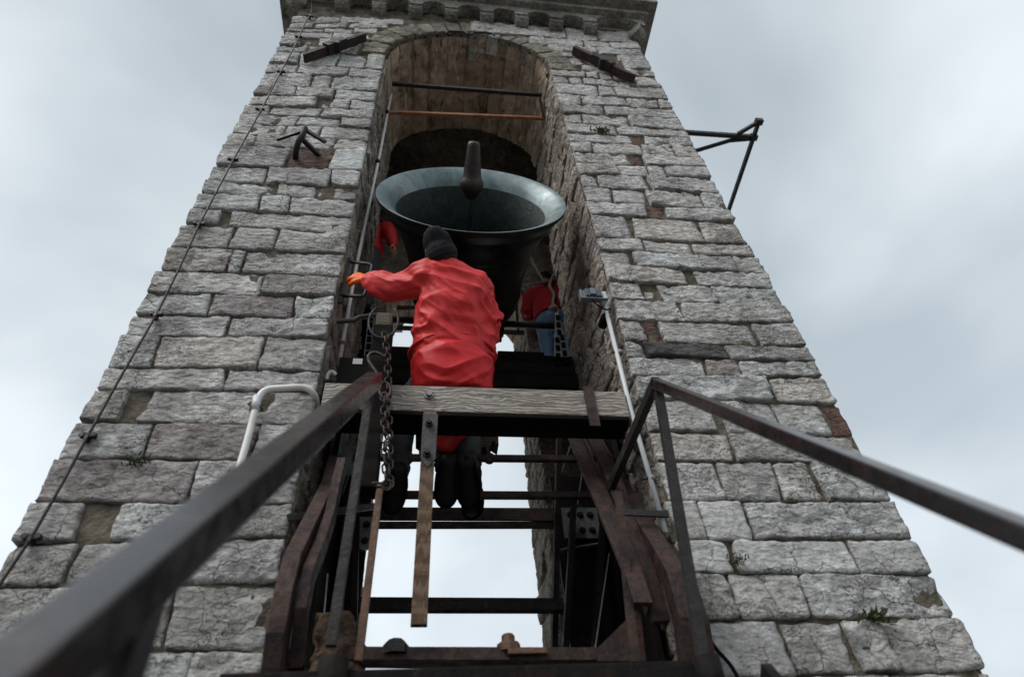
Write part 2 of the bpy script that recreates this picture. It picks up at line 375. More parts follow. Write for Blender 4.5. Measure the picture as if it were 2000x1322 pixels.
# single stones of the front face, surveyed course by course (course joint heights and splits)
NSTONE = 0
def stone(mb_parent, quad, mat, depth=.09, prot=.0, cell=.018, relief=.009, gap=.007, ax=None, name='stone'):
    """quad: TL,TR,BR,BL as (x,z); ax(x,y,z) maps to the wall"""
    global NSTONE; NSTONE += 1
    tl, tr, br, bl = [V((q[0], 0, q[1])) for q in quad]
    W = max((tr-tl).length, .03); H = max((tl-bl).length, .03)
    nu = max(4, min(44, int(W/cell))); nv = max(4, min(26, int(H/cell)))
    gx, gz = min(.25, gap/W), min(.25, gap/H); seed = V((random.uniform(-50, 50), 0, random.uniform(-50, 50)))
    tilt = random.uniform(-.025, .025); tilt2 = random.uniform(-.04, .04); rough = random.uniform(.6, 1.5)*relief; rc = random.choice([.002, .004, .006, .014])
    style = random.random(); vs = []; fs = []
    for j in range(nv+1):
        v = gz+(1-2*gz)*j/nv
        for i in range(nu+1):
            u = gx+(1-2*gx)*i/nu
            p = (tl*(1-u)+tr*u)*(1-v)+(bl*(1-u)+br*u)*v
            ex = min(i, nu-i)*(W/nu); ez = min(j, nv-j)*(H/nv); e_ = min(ex, ez)
            # corner rounding and uneven arrises
            cd = math.hypot(max(0, rc*1.6-ex), max(0, rc*1.6-ez))
            q = p+seed
            wob = max(0, 1-e_/.03)
            cx, cz = (tl+tr+br+bl)/4*1, 0
            inward = (((tl+tr+br+bl)/4)-p); inward.y = 0
            if cd > rc*1.6: p = p+V((math.copysign(1, inward.x), 0, math.copysign(1, inward.z)))*(cd-rc*1.6)*.55
            p += V((nz(q, 15, 4), 0, nz(q+V((9, 3, 1)), 15, 4)))*(.0065*wob)
            hgt = nz(q, 3.5, 2)*.006
            d1 = noise.voronoi(V((q.x*11, 3.3, q.z*15)))[0]
            hgt += (d1[0]-.35)*rough*2.0+nz(q, 26, 3)*rough*.8
            if style > .6: hgt -= max(0, nz(q, 5, 2)-.2)*.035
            hgt += (u-.5)*tilt*W*2+(v-.5)*tilt2*H
            edge = max(0, 1-e_/.016)**2*(.001+.016*max(0, nz(q, 10, 2)+.12))
            vs.append(V((p.x, -prot-hgt+edge, p.z)))
    n1_ = nu+1
    for j in range(nv):
        for i in range(nu): a = j*n1_+i; fs.append((a, a+n1_, a+n1_+1, a+1))
    ring = [i for i in range(nu+1)]+[j*n1_+nu for j in range(1, nv+1)]+[nv*n1_+i for i in range(nu-1, -1, -1)]+[j*n1_ for j in range(nv-1, 0, -1)]
    k = len(vs); vs += [V((vs[a].x, depth, vs[a].z)) for a in ring]; m = len(ring)
    fs += [(ring[a], ring[(a+1) % m], k+(a+1) % m, k+a) for a in range(m)]
    if ax: vs = [ax(p) for p in vs]
    if isinstance(mb_parent, MB): mb_parent.add(vs, fs); return None
    lo = rootloc(mb_parent); me = bpy.data.meshes.new(name); me.from_pydata([p-lo for p in vs], [], fs)
    me.materials.append(mat); me.polygons.foreach_set('use_smooth', [k_ < nu*nv for k_ in range(len(fs))])
    o = bpy.data.objects.new(name, me); link(o, mb_parent); return o
def xe(kind, y):      # image column of the four vertical edges at row y
    s_ = {'outL': -.535, 'opL': -.203, 'opR': .2725, 'outR': .5605}[kind]; return 888+s_*(y+555)
KEY = {'b': (BRICK, .0), 'p': (STONE_P, .004), 'd': (STONE_D, .012), 'w': (STONE_S, .004), 't': (STONE_T, .004)}
# (bottom joint row at outer edge, at opening edge, split columns, {index: flag}); 'x' leaves mortar
LROWS = [(33, 38, None, {}),
 (45, 48, [615, 665], {}), (55, 57, [612, 680], {}), (61, 69, [632, 690], {}), (72, 80, [650], {}), (89, 92, [587, 622, 650], {1: 'x'}),
 (101, 109, [600, 655], {}), (124, 137, [585, 660, 716], {1: 'w'}), (141, 153, [580, 682], {}), (166, 180, [608, 648], {}),
 (184, 198, [528, 576, 653], {0: 'p'}), (205, 217, [620, 646, 684], {1: 'x'}), (221, 234, [524, 629], {}), (239, 252, [580, 666], {}),
 (260, 275, [556, 625], {}), (283, 293, [497, 655], {}), (325, 333, [562, 648], {1: 'b', 2: 'w'}), (354, 367, [521, 646], {}),
 (377, 391, [540, 620, 652], {2: 'x'}), (409, 422, [508, 566], {}), (439, 454, [430, 447], {1: 'x'}), (485, 494, [452, 541], {}),
 (528, 540, [448, 474], {}), (571, 581, [512], {}), (612, 625, [410, 575], {1: 'p'}), (654, 664, [445], {}), (716, 727, [303, 512], {}),
 (760, 764, [439], {}), (825, 829, [245, 283], {1: 'x'}), (897, 900, [290, 498], {1: 'p'}), (981, 986, [377], {0: 'p'}),
 (1060, 1050, [158, 224, 378], {1: 'x'}), (1145, 1140, [138, 278, 320], {2: 'x'}), (1275, 1268, [118, 330], {}), (1420, 1400, [60, 360], {}),
 (1600, 1580, [30, 330], {}), (1850, 1830, [-60, 280], {})]
RROWS = [(62, 52, None, {}),
 (84, 74, [1106, 1166], {}), (96, 88, [1140, 1192], {}), (108, 101, [1165], {}), (121, 112, [1150, 1205], {1: 'x'}), (137, 126, [1140, 1215], {1: 'x'}),
 (150, 138, [1111, 1136, 1210], {1: 'x'}), (162, 150, [1144, 1170, 1196], {}), (172, 164, [1112, 1140, 1243], {}), (196, 183, [1170, 1200], {}),
 (213, 204, [1136, 1226, 1284], {}), (231, 222, [1181], {}), (254, 240, [1139, 1229], {}), (269, 259, [1205], {}),
 (285, 277, [1232, 1258], {1: 'b'}), (310, 297, [1157, 1253, 1316], {}), (328, 318, [1230, 1256], {1: 'b'}), (348, 340, [1208, 1267, 1299], {}),
 (379, 365, [1169, 1262, 1267], {2: 'x'}), (409, 394, [1197, 1264, 1370], {}), (434, 420, [1264, 1297], {1: 'b'}), (478, 464, [1232, 1238, 1368], {1: 'x'}),
 (504, 488, [1257, 1352], {}), (535, 519, [1232, 1239, 1434], {1: 'x'}), (565, 551, [1340, 1357], {1: 'x'}), (598, 586, [1257, 1290, 1395], {1: 'x'}),
 (632, 625, [1333], {}), (679, 667, [1261, 1290, 1474], {1: 'b'}), (706, 697, [1259, 1420], {1: 'd'}), (737, 733, [1378, 1444], {1: 'p'}),
 (790, 778, [1502, 1508], {}), (851, 843, [1396, 1412, 1517, 1612], {1: 'x', 4: 'b'}), (902, 902, [1430], {}), (979, 977, [1408, 1520, 1590, 1600], {3: 'x'}),
 (1055, 1053, [1371, 1460], {0: 'w', 1: 'w'}), (1120, 1119, [1424, 1436, 1667], {0: 'w', 1: 'x', 2: 'w', 3: 'w'}), (1203, 1213, [1432, 1573], {}),
 (1310, 1326, [1536, 1662, 1744], {0: 'w'}), (1440, 1455, [1600, 1760], {}), (1600, 1620, [1660], {}), (1850, 1870, [1640, 1850], {})]
def ext_clip(x, z, side):
    if z < AZ: return x
    d = (AR+.27)**2-(z-AZ)**2
    if d <= 0: return AC+side*.02
    return AC+side*math.sqrt(d)
ZJL, ZJR = [], []
def build_rows(rows, left):
    prev = None
    for (yo, yi, sp, flags) in rows:
        eo, ei = ('outL', 'opL') if left else ('outR', 'opR')
        zo, zi = PY(xe(eo, yo), yo).z, PY(xe(ei, yi), yi).z
        (ZJL if left else ZJR).append(zi)
        if sp is None: prev = (yo, yi, zo, zi); continue
        yo0, yi0, zo0, zi0 = prev
        ym = (yo+yi+yo0+yi0)/4; xo = XL if left else XR; xi = OL if left else OR
        zm = (zo+zi+zo0+zi0)/4
        xi = ext_clip(xi, zm, -1 if left else 1)
        xs = [PY(x, ym).x for x in sp]; xs = [xo]+xs+[xi] if left else [xi]+xs+[xo]
        xs0, xs1 = (xo, xi) if left else (xi, xo)
        def zt(x): t = (x-xo)/((OL if left else OR)-xo); return zo0+(zi0-zo0)*t
        def zb(x): t = (x-xo)/((OL if left else OR)-xo); return zo+(zi-zo)*t
        lo_, hi_ = min(xo, xi), max(xo, xi)
        xs = [min(max(x, lo_), hi_) for x in xs]
        for k in range(len(xs)-1):
            a, b = xs[k], xs[k+1]
            if b-a < .05: continue
            fl = flags.get(k); near = zm < 3.4
            if fl == 'x':
                if b-a > .09 and random.random() < .8:     # small pinning stones left in the mortar
                    c = a+(b-a)*random.uniform(.35, .6); h_ = zt(c)-zb(c)
                    stone(tower, [(c-.035, zb(c)+h_*.6), (c+.035, zb(c)+h_*.62), (c+.04, zb(c)+h_*.2), (c-.03, zb(c)+h_*.25)], STONE, .06, -.016, .012, .006, .004)
                continue
            mat, pr = KEY.get(fl, (STONE, random.uniform(-.006, .012)))
            if fl == 'b': pr = -.012
            ja, jb = random.uniform(-.012, .012), random.uniform(-.012, .012)
            if a in (OL, OR, XL, XR): ja = random.uniform(-.012, .006) if a in (XL, OR) else ja
            if b in (OL, OR, XL, XR): jb = 0
            outer = (a == xs0 and xo == a) or abs(a-xo) < 1e-6 or abs(b-xo) < 1e-6
            inner = abs(a-xi) < 1e-6 or abs(b-xi) < 1e-6
            jx = random.uniform(-.007, .007) if outer else 0
            A, B = a+(jx if abs(a-xo) < 1e-6 else 0), b+(jx if abs(b-xo) < 1e-6 else 0)
            quad = [(A+ja, zt(A)), (B+jb, zt(B)), (B-jb, zb(B)), (A-ja, zb(A))]
            stone(tower, quad, mat, .30 if (outer or inner) else .09, pr, .014 if near else .022,
                    .003 if fl == 'w' else random.choice([.004, .006, .0085]), random.choice([.004, .006, .008, .012]) if fl != 'w' else .004)
        prev = (yo, yi, zo, zi)
build_rows(LROWS, True); build_rows(RROWS, False)
# arch ring
nv_ = 19
for k in range(nv_):
    t0, t1 = math.pi*k/nv_, math.pi*(k+1)/nv_
    r1 = AR+.27+random.uniform(-.06, .05)
    def pt(r, t): return (AC+r*math.cos(t), AZ+r*math.sin(t))
    stone(tower, [pt(r1, t1), pt(r1, t0), pt(AR+.004, t0), pt(AR+.004, t1)], random.choice([STONE_T, STONE_T, STONE, STONE_T]), .2, random.uniform(0, .012), .026, .006, .006, name='voussoir')

# reveals of the front opening: rough coursed stone running back into the wall
def reveal(xw, sgn, zjs, nm):
    mb = MB(); zs = sorted(zjs+[AZ], reverse=True)
    zs = [z for z in zs if -.6 < z <= AZ+.001]
    for a, b in zip(zs[:-1], zs[1:]):
        if a-b < .05: continue
        y = .06+random.uniform(.15, .32); cuts = [.03]
        while y < YW-.12: cuts.append(y); y += random.uniform(.2, .5)
        cuts.append(YW)
        for y0, y1 in zip(cuts[:-1], cuts[1:]):
            stone(mb, [(y0, a), (y1, a), (y1, b), (y0, b)], None, .06, random.uniform(-.012, .014), .024, .011, .005, ax=lambda p: V((xw+sgn*p.y, p.x, p.z)))
    o = mb.build(nm, STONE_R, tower, smooth=True); o['kind'] = 'stuff'; return o
reveal(OL, -1, ZJL, 'reveal_stones'); reveal(OR, 1, ZJR, 'reveal_stones')
rb = MB()
for xw, sgn in ((OL, -1), (OR, 1)):
    z = BZ
    while z > -.5:
        h = random.uniform(.18, .3); y = YR
        while y < YB-.1:
            y1 = min(YB, y+random.uniform(.25, .5)); y1 = YB if YB-y1 < .15 else y1
            stone(rb, [(y, z), (y1, z), (y1, z-h), (y, z-h)], None, .06, random.uniform(-.01, .012), .04, .014, .006, ax=lambda p: V((xw+sgn*p.y, p.x, p.z))); y = y1
        z -= h
o = rb.build('reveal_stones', STONE_R, tower, smooth=True); o['kind'] = 'stuff'
# plastered vault with board marks
def vault(y0, y1, spring, nm):
    mb = MB(); n = 132; ny = 30; vs = []; fs = []
    step = [random.uniform(-.014, .014) for _ in range(12)]
    for i in range(n+1):
        t = math.pi*i/n
        for j in range(ny+1):
            fr_ = (i/n*12) % 1; r = AR+step[min(11, int(i/n*12))]+(.022 if fr_ < .05 else 0)+.016*nz((math.cos(t)*2, j*.12, math.sin(t)*2), 3)
            vs.append((AC+r*math.cos(t), y0+(y1-y0)*j/ny, spring+r*math.sin(t)))
    for i in range(n):
        for j in range(ny): a = i*(ny+1)+j; fs.append((a, a+1, a+ny+2, a+ny+1))
    mb.add(vs, fs); return mb.build(nm, VAULT, tower)
vault(.05, YW+.02, AZ, 'vault'); vault(YR-.02, YB-.03, BZ, 'vault')
# outer side and back faces: coursed stones of the same heights, joined (not seen in the photograph)
sd_ = MB()
def side_face(f, u0, u1, hole=None):
    z = 7.7
    while z > ZB:
        h = random.uniform(.16, .30); u = u0
        while u < u1-.1:
            u2 = min(u1, u+random.uniform(.35, .75)); u2 = u1 if u1-u2 < .2 else u2
            if not (hole and hole((u+u2)/2, z-h/2)): stone(sd_, [(u, z), (u2, z), (u2, z-h), (u, z-h)], None, .07, random.uniform(-.006, .01), .11, .008, .007, ax=f)
            u = u2
        z -= h
side_face(lambda p: V((XL+.02+p.y, p.x, p.z)), .33, YB-.02); side_face(lambda p: V((XR-.02-p.y, p.x, p.z)), .33, YB-.02)
side_face(lambda p: V((p.x, YB-p.y, p.z)), XL+.05, XR-.05, lambda x, z: OL-.25 < x < OR+.25 and (z < BZ or (x-AC)**2+(z-BZ)**2 < (AR+.1)**2))
o = sd_.build('side_stones', STONE, tower, smooth=True); o['kind'] = 'stuff'
# cornice: corbels, little arches between them, slab above
CZ, CP = 7.74, .34
cxs = [-1.13+.405*k for k in range(8)]
def corbel(mb, f):
    prof = [(0, 0), (.05, .004), (.09, .022), (.118, .055), (.128, .09), (.128, .105), (.145, .105), (.145, .15), (0, .15)]
    a = [f(-.075, p, h) for p, h in prof]; b = [f(.075, p, h) for p, h in prof]; n = len(prof)
    mb.add(a+b, [tuple(range(n)), tuple(range(2*n-1, n-1, -1))]+[(i, i+n, (i+1)%n+n, (i+1)%n) for i in range(n)])
cznow = lambda x: CZ+.05*(x-AC)/1.9
for x in cxs:
    m_ = MB(); corbel(m_, lambda u, p, h, x=x: V((x+u, .02-p, CZ+h))); m_.build('corbel', STONE_C, tower, bevel=.008)
for sx, sgn in ((XL, -1), (XR, 1)):
    d = V((sgn*.7071, -.7071, 0)); t_ = V((.7071, sgn*.7071*1, 0)) if sgn > 0 else V((.7071, -.7071, 0))
    m_ = MB(); corbel(m_, lambda u, p, h: V((sx-sgn*.03, .03, CZ+h))+d*p*1.32+t_*u); m_.build('corbel', STONE_C, tower, bevel=.008)
    for k in range(8):
        y = .42+.405*k
        if y > YB: break
        m_ = MB(); corbel(m_, lambda u, p, h, y=y: V((sx-sgn*.02+sgn*p, y+u, CZ+h))); m_.build('corbel', STONE_C, tower, bevel=.008)
m_ = MB()
def arcade(mb, f, a, b):     # slab face with a round arch, between corbels a and b
    n = 10; c = (a+b)/2; r = (b-a)/2-.075
    pts = [(a, 0)]+[(c-r*math.cos(math.pi*k/n), r*.80*math.sin(math.pi*k/n)) for k in range(n+1)]+[(b, 0)]
    for (u0, h0), (u1, h1) in zip(pts[:-1], pts[1:]):
        if u1-u0 < 1e-5: continue
        q = [f(u0, .021, .15+h0), f(u1, .021, .15+h1), f(u1, .021, .36), f(u0, .021, .36)]
        q2 = [f(u0, .14, .15+h0), f(u1, .14, .15+h1), f(u1, .14, .36), f(u0, .14, .36)]
        mb.add(q+q2, [(0,1,2,3), (7,6,5,4), (0,4,5,1), (3,2,6,7)])
ends = [XL-.12]+cxs+[XR+.12]
for a, b in zip(ends[:-1], ends[1:]): arcade(m_, lambda u, p, h: V((u, .02-p, CZ+h)), a, b)
for sx, sgn in ((XL, -1), (XR, 1)):
    ys = [-.12, .42]+[.42+.405*k for k in range(1, 8)]
    for a, b in zip(ys[:-1], ys[1:]): arcade(m_, lambda u, p, h: V((sx+sgn*(p-.02), u, CZ+h)), a, b)
m_.build('corbel_arcade', STONE_C, tower)
m_ = MB(); m_.box((XL-.02, .0, 7.99), (XR+.02, YB, CZ+.36)); m_.build('attic_wall', STONE_C, tower)
m_ = MB(); m_.box((XL-.19, -.19, CZ+.361), (XR+.19, YB+.19, CZ+.46)); m_.box((XL-.30, -.30, CZ+.462), (XR+.30, YB+.30, CZ+.55)); m_.build('cornice', STONE_C, tower, bevel=.01)

# ------------------------------------------------------------------ bell
bc = PY(922, 383, .12); BRAD = .722; EL = R(12.5)
ax_ = V((0, -math.cos(EL), math.sin(EL))); bq = ax_.to_track_quat('Z', 'Y').to_matrix().to_4x4(); BT = Matrix.Translation(bc) @ bq
bell = thing('bell', 'large dark bronze bell swung mouth up with a green patina inside its lip', 'bell', bc+V((0, 0, -BRAD)))
r = BRAD
outp = [(1.0, 0), (1.0, -.035), (.975, -.07), (.90, -.17), (.885, -.178), (.882, -.21), (.82, -.30), (.74, -.46), (.735, -.475), (.725, -.48), (.72, -.50), (.67, -.70), (.635, -.92), (.62, -1.08), (.628, -1.10), (.62, -1.12), (.605, -1.24), (.56, -1.33), (.46, -1.385), (.28, -1.42), (0.0, -1.43)]
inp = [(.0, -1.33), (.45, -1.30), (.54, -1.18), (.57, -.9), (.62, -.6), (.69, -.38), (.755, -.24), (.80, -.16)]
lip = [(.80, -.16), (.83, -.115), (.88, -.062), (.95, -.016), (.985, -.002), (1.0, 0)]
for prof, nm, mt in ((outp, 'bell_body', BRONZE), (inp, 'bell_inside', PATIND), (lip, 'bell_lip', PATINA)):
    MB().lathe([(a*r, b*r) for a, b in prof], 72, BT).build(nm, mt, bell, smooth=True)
# clapper lies near the axis
CT = Matrix.Translation(bc-ax_*.0+V((0, 0, .165))) @ (ax_+V((-.0, 0, .22))).normalized().to_track_quat('Z', 'Y').to_matrix().to_4x4()
MB().lathe([(0, -1.0), (.022, -1.0), (.022, -.10)], 14, CT).build('clapper_rod', PATIND, bell, smooth=True)
MB().lathe([(0, -.12), (.03, -.11), (.06, -.075), (.086, -.03), (.094, .0), (.092, .025), (.080, .045), (.073, .06), (.068, .10), (.060, .18), (.051, .27), (.047, .305), (.040, .320), (.02, .327), (0, .328)], 28, CT).build('clapper', iron_mat('clapper iron', (.04, .034, .034), (.07, .05, .047), .5, .42, .6), bell, smooth=True)
# headstock and crown loops
m_ = MB(); hc = bc-ax_*(1.55*r)
m_.bar(hc+V((-.33, 0, 0)), hc+V((.33, 0, 0)), .2, .26, ax_); m_.build('headstock', WOODD, bell, bevel=.01)
m_ = MB()
for s_ in (-1, 1): MB().tube([hc+V((s_*.33, 0, 0)), hc+V((s_*.80, 0, 0))], .03, 12).build('axle', IRON, bell, smooth=True)
for s_ in (-.2, 0, .2):
    m_ = MB(); m_.bar(hc+V((s_, 0, 0))-ax_*.12, hc+V((s_, 0, 0))+ax_*.2, .05, .3, V((1, 0, 0))); m_.build('strap', IRON, bell)


# ------------------------------------------------------------------ wooden seat beam across the opening
ZBT = 2.225; zb0 = PY(925, 803, 0).z
XA, XB_ = PY(635, 745).x, PY(1220, 768).x
beam = thing('wooden_beam', 'weathered grey oak beam across the opening with the ringer sitting on it', 'beam', ((XA+XB_)/2, .09, zb0))
m_ = MB(); m_.bar((XA, .085, (ZBT+zb0)/2), (XB_, .085, (ZBT+zb0)/2-.01), .17, ZBT-zb0, segs=8); m_.build('timber', WOOD, beam, bevel=.008)
sp_ = PY(1152, 775, -.012)
m_ = MB(); m_.box((sp_.x-.027, -.012, zb0-.085), (sp_.x+.027, -.004, ZBT+.012)); m_.box((sp_.x-.027, -.004, ZBT+.004), (sp_.x+.027, .19, ZBT+.012)); m_.build('iron_strap', RUST, beam)
bolt(PY(838, 772, -.003), (0, -1, 0), .017, .02, beam, GALV)
m_ = MB(); m_.bar((XA+.004, .088, zb0-.012), (XB_-.004, .088, zb0-.022), .165, .022); m_.build('underside_shade', WOODD, beam, bevel=.004)  # added dark strip: the shade under the beam, put in as colour

# hanging lath with its iron plate
p0, p1 = PY(840, 806, -.045), PY(818, 1222, -.045)
lv = thing('hanging_lath', 'brown oak lath hanging from the seat beam behind an iron plate', 'lath', (p1.x, -.045, p1.z))
MB().bar(p0, p1, .062, .03, V((0, 1, 0)), segs=4).build('lath', WOODL, lv, bevel=.003)
q0, q1 = PY(841, 808, -.066), PY(836, 895, -.066); tip = PY(835, 912, -.066)
MB().prism([q0+V((-.036, 0, 0)), q0+V((.036, 0, 0)), q1+V((.034, 0, 0)), tip, q1+V((-.034, 0, 0))], (0, .01, 0)).build('plate', iron_mat('grey iron plate', (.042, .044, .047), (.08, .058, .05), .25, .5, .4), lv)
for a in ((838, 828), (834, 887)): bolt(PY(*a, -.067), (0, -1, 0), .012, .028, lv)

# timber post on the left with chain and hook
a, b = PY(752, 607, -.10), PY(752, 950, -.10)
post = thing('timber_post', 'dark upright timber post with a pale mossy worn top', 'post', (b.x, -.06, b.z))
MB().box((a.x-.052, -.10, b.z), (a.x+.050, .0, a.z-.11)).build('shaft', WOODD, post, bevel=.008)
MB().box((a.x-.047, -.095, a.z-.109), (a.x+.045, -.005, a.z)).build('worn_top', wood_mat('mossy end grain', (.13, .115, .08), (.06, .055, .038), 20), post, bevel=.02)
m_ = MB(); c = V((a.x, -.06, a.z-.13)); n = 20
m_.tube([c+V((math.sin(t)*.078, -.055-.0*math.cos(t), -math.cos(t)*.13+.03)) for t in [(-2.5+5.0*k/n) for k in range(n+1)]], .006, 8); m_.build('iron_collar', IRON, post, smooth=True)
def links(path, L_, w_, rr, parent, mat, start=0):
    d = 0; pts = [V(p) for p in path]; cum = [0]
    for u, v in zip(pts[:-1], pts[1:]): cum.append(cum[-1]+(v-u).length)
    pitch = L_*.78; k = 0
    while d < cum[-1]:
        for i in range(len(pts)-1):
            if cum[i+1] >= d: break
        t = (d-cum[i])/max(1e-6, cum[i+1]-cum[i]); c = pts[i].lerp(pts[i+1], t); dr = (pts[i+1]-pts[i]).normalized()
        s1 = V((0, -1, 0)) if k % 2 else V((1, 0, 0)); s1 = (s1-dr*s1.dot(dr)).normalized()
        s1 = (Matrix.Rotation(random.uniform(-.35, .35), 3, dr) @ s1)
        mb = MB(); hl = L_/2-w_/2
        loop = [c+dr*(hl+math.sin(q)*w_/2 if q < math.pi else -hl+math.sin(q)*w_/2)+s1*math.cos(q)*w_/2 for q in (math.pi*2*j/12+.13 for j in range(12))]
        mb.tube(loop, rr, 6, closed=True); mb.build('link', mat, parent, smooth=True); d += pitch; k += 1
ch = thing('chain', 'rusty iron chain hanging double in front of the timber post', 'chain', PY(755, 945, -.13))
CHM = iron_mat('chain iron', (.030, .026, .024), (.07, .044, .034), .5, .5, .6)
links([PY(752, 655, -.135), PY(757, 700, -.135), PY(759, 790, -.135), PY(760, 870, -.135), PY(761, 945, -.135)], .052, .032, .0048, ch, CHM)
links([PY(750, 775, -.15), PY(752, 860, -.15), PY(752, 880, -.15), PY(756, 948, -.15)], .052, .032, .0048, ch, CHM)
links([PY(757, 946, -.15), PY(733, 946, -.15)], .05, .032, .005, ch, CHM)
hk = MB(); hk.tube([PY(*q, -.15) for q in ((741, 742), (736, 728), (727, 716), (720, 705), (719, 696), (724, 690), (733, 688), (744, 692), (752, 700))], .009, 8)
hk.tube([PY(752+11*math.cos(t), 762+15*math.sin(t), -.15) for t in (2*math.pi*k/16 for k in range(16))], .007, 8, closed=True)
hk.tube([PY(*q, -.15) for q in ((741, 742), (746, 746), (752, 748))], .008, 8)
tag(hk.build('iron_hook', CHM, smooth=True), 'curved iron hook with a ring above the chain', 'hook')
rb_ = MB(); rb_.bar(PY(743, 947, -.12), PY(700, 1292, -.12), .028, .028, V((0, 1, 0)))
tag(rb_.build('rusty_rod', RUSTB, bevel=.003), 'square rusty rod standing under the chain end', 'rod')

# ------------------------------------------------------------------ stair rails, landing, stair
RD = ray(904, 594).normalized()
TL, TR_ = PY(730, 742, -.6), PY(1280, 748, -.6)
rail_l = thing('stair_rail', 'blurred brown steel stair rail with mid post, left of the stair', 'railing', (TL.x, -.6, .66), 'stair rails')
rail_r = thing('stair_rail', 'brown steel stair rail ending in a pointed return bar, right of the stair', 'railing', (TR_.x, -.6, .66), 'stair rails')
upv = V((1, 0, 0)).cross(RD).normalized(); upv = upv if upv.z > 0 else -upv
MB().bar(TL+RD*.02, TL-RD*2.3, .058, .058, upv).build('handrail', RAILM, rail_l, bevel=.004)
MB().bar(TR_+RD*.0, TR_-RD*2.3, .04, .04, upv).build('handrail', RAILM, rail_r, bevel=.004)
a, b = PY(722, 772, -.6), PY(646, 1262, -.6); MB().bar(a, b, .03, .022, V((0, 1, 0))).build('post', RAILP, rail_l, bevel=.002)
a, b = PY(1286, 765, -.6), PY(1374, 1290, -.6); MB().bar(a, b, .034, .03, V((0, 1, 0))).build('post', RAILP, rail_r, bevel=.002)
a = TL-RD*1.78; b = a+V((0.02, 0, -1.0)); MB().bar(a-V((0, 0, .03)), b, .03, .05, V((0, 1, 0))).build('post', RAILP, rail_l)
a = TR_-RD*1.78; MB().bar(a-V((0, 0, .03)), a+V((0, 0, -1.0)), .03, .05, V((0, 1, 0))).build('post', RAILP, rail_r)
a, b = TR_+V((0, -.015, .0)), PZ(1172, 1000, TR_.z-.02)
MB().bar(a, b, .032, .045, V((0, 0, 1))).build('return_bar', RAILP, rail_r, bevel=.002)
zl = PY(900, 1300, -.62).z
land = thing('stair_landing', 'dark steel landing edge at the foot of the opening', 'landing', (.3, -.3, zl-.12))
MB().box((PY(432, 1300, -.62).x, -.62, zl-.14), (PY(1392, 1300, -.62).x, -.54, zl)).build('edge_beam', STEELD, land, bevel=.006)
m_ = MB(); m_.box((-.5, -.54, zl-.03), (.9, .04, zl-.012)); m_.build('deck', STEELD, land)
for x in (-.42, .1, .62): MB().box((x, -.54, zl-.12), (x+.06, .04, zl-.031)).build('joist', STEELD, land)
for px_ in ((652, 1296), (1380, 1292)):
    p = PY(*px_, -.63); MB().tube([p+V((0, 0, -.1)), p+V((0, 0, .012))], .04, 12).build('post_socket', STEELD, land, smooth=True)
st = thing('iron_stair', 'steep iron stair descending from the landing between the two rails', 'stair', (.3, -2, -1.5))
for k in range(1, 10):
    p = V((.35, -.62, zl))-RD*(.28*k); MB().box((-.23, p.y-.11, p.z-.03), (.93, p.y+.1, p.z)).build('tread', STEELD, st)
for x in (-.27, .97):
    MB().bar((x, -.6, zl-.1), V((x, -.6, zl-.1))-RD*2.9, .03, .2, upv).build('stringer', STEELD, st)

# ------------------------------------------------------------------ rusted bell frame inside the opening
fr = thing('bell_trestle', 'rusted steel bell trestle of braces and bars filling the lower opening', 'frame', (AC, .5, .7))
def hbar(x0, y0, x1, y1, Y, h, d, name, mat=RUST, nodes=()):
    a, b = PY(x0, y0, Y), PY(x1, y1, Y); mb = MB(); mb.bar(a, b, d, h)
    for t in nodes:
        c = a.lerp(b, t); mb.lathe([(0, -d*.6), (h*.85, -d*.6), (h*.85, d*.6), (0, d*.6)], 14, Matrix.Translation(c) @ Matrix.Rotation(R(90), 4, 'X'))
    return mb.build(name, mat, fr)
hbar(690, 893, 1208, 897, .42, .032, .03, 'rung', RUST, (.20, .50, .98))
hbar(715, 966, 1182, 968, .52, .034, .034, 'rung', RUST)
c1 = hbar(700, 1003, 1160, 1005, .95, .085, .012, 'channel', RUST)
a, b = PY(700, 1012, .95), PY(1160, 1014, .95)
MB().box((a.x, .957, a.z-.025), (b.x, 1.03, a.z-.015)).build('channel_flange', RUST, fr)
bolt(PY(1132, 994, .942), (0, -1, 0), .016, .03, fr)
hbar(700, 1172, 1100, 1174, .62, .03, .012, 'angle_bar', STEELD); hbar(700, 1186, 1100, 1187, .60, .035, .05, 'angle_bar', STEELD)
hbar(640, 1283, 1200, 1284, .05, .045, .09, 'sill_channel', RUST)
# inclined side braces, in the plane of the jambs
def brace(pts, X, w_, d, name='brace', mat=RUST, parent=fr):
    P = [PX(px, py, X) for px, py in pts]; mb = MB()
    n = len(P); vs = []; fs = []
    for i, p in enumerate(P):
        t = (P[min(i+1, n-1)]-P[max(i-1, 0)]).normalized(); s_ = V((1, 0, 0)).cross(t).normalized()
        for a_, b_ in ((-1, -1), (1, -1), (1, 1), (-1, 1)): vs.append(p+V((1, 0, 0))*a_*d/2+s_*b_*w_/2)
    for i in range(n-1): fs += [(4*i+k, 4*i+(k+1) % 4, 4*i+4+(k+1) % 4, 4*i+4+k) for k in range(4)]
    fs += [(3, 2, 1, 0), (4*n-4, 4*n-3, 4*n-2, 4*n-1)]
    return mb.add(vs, fs).build(name, mat, parent, bevel=.004)
brace([(1112, 832), (1178, 985), (1240, 1130), (1256, 1180)], .84, .025, .075); brace([(1124, 832), (1188, 985), (1250, 1128), (1268, 1190)], .885, .09, .012)
brace([(1150, 838), (1196, 935), (1266, 1120), (1292, 1215)], .93, .025, .07); brace([(1158, 836), (1206, 935), (1276, 1120), (1300, 1225)], .972, .08, .012)
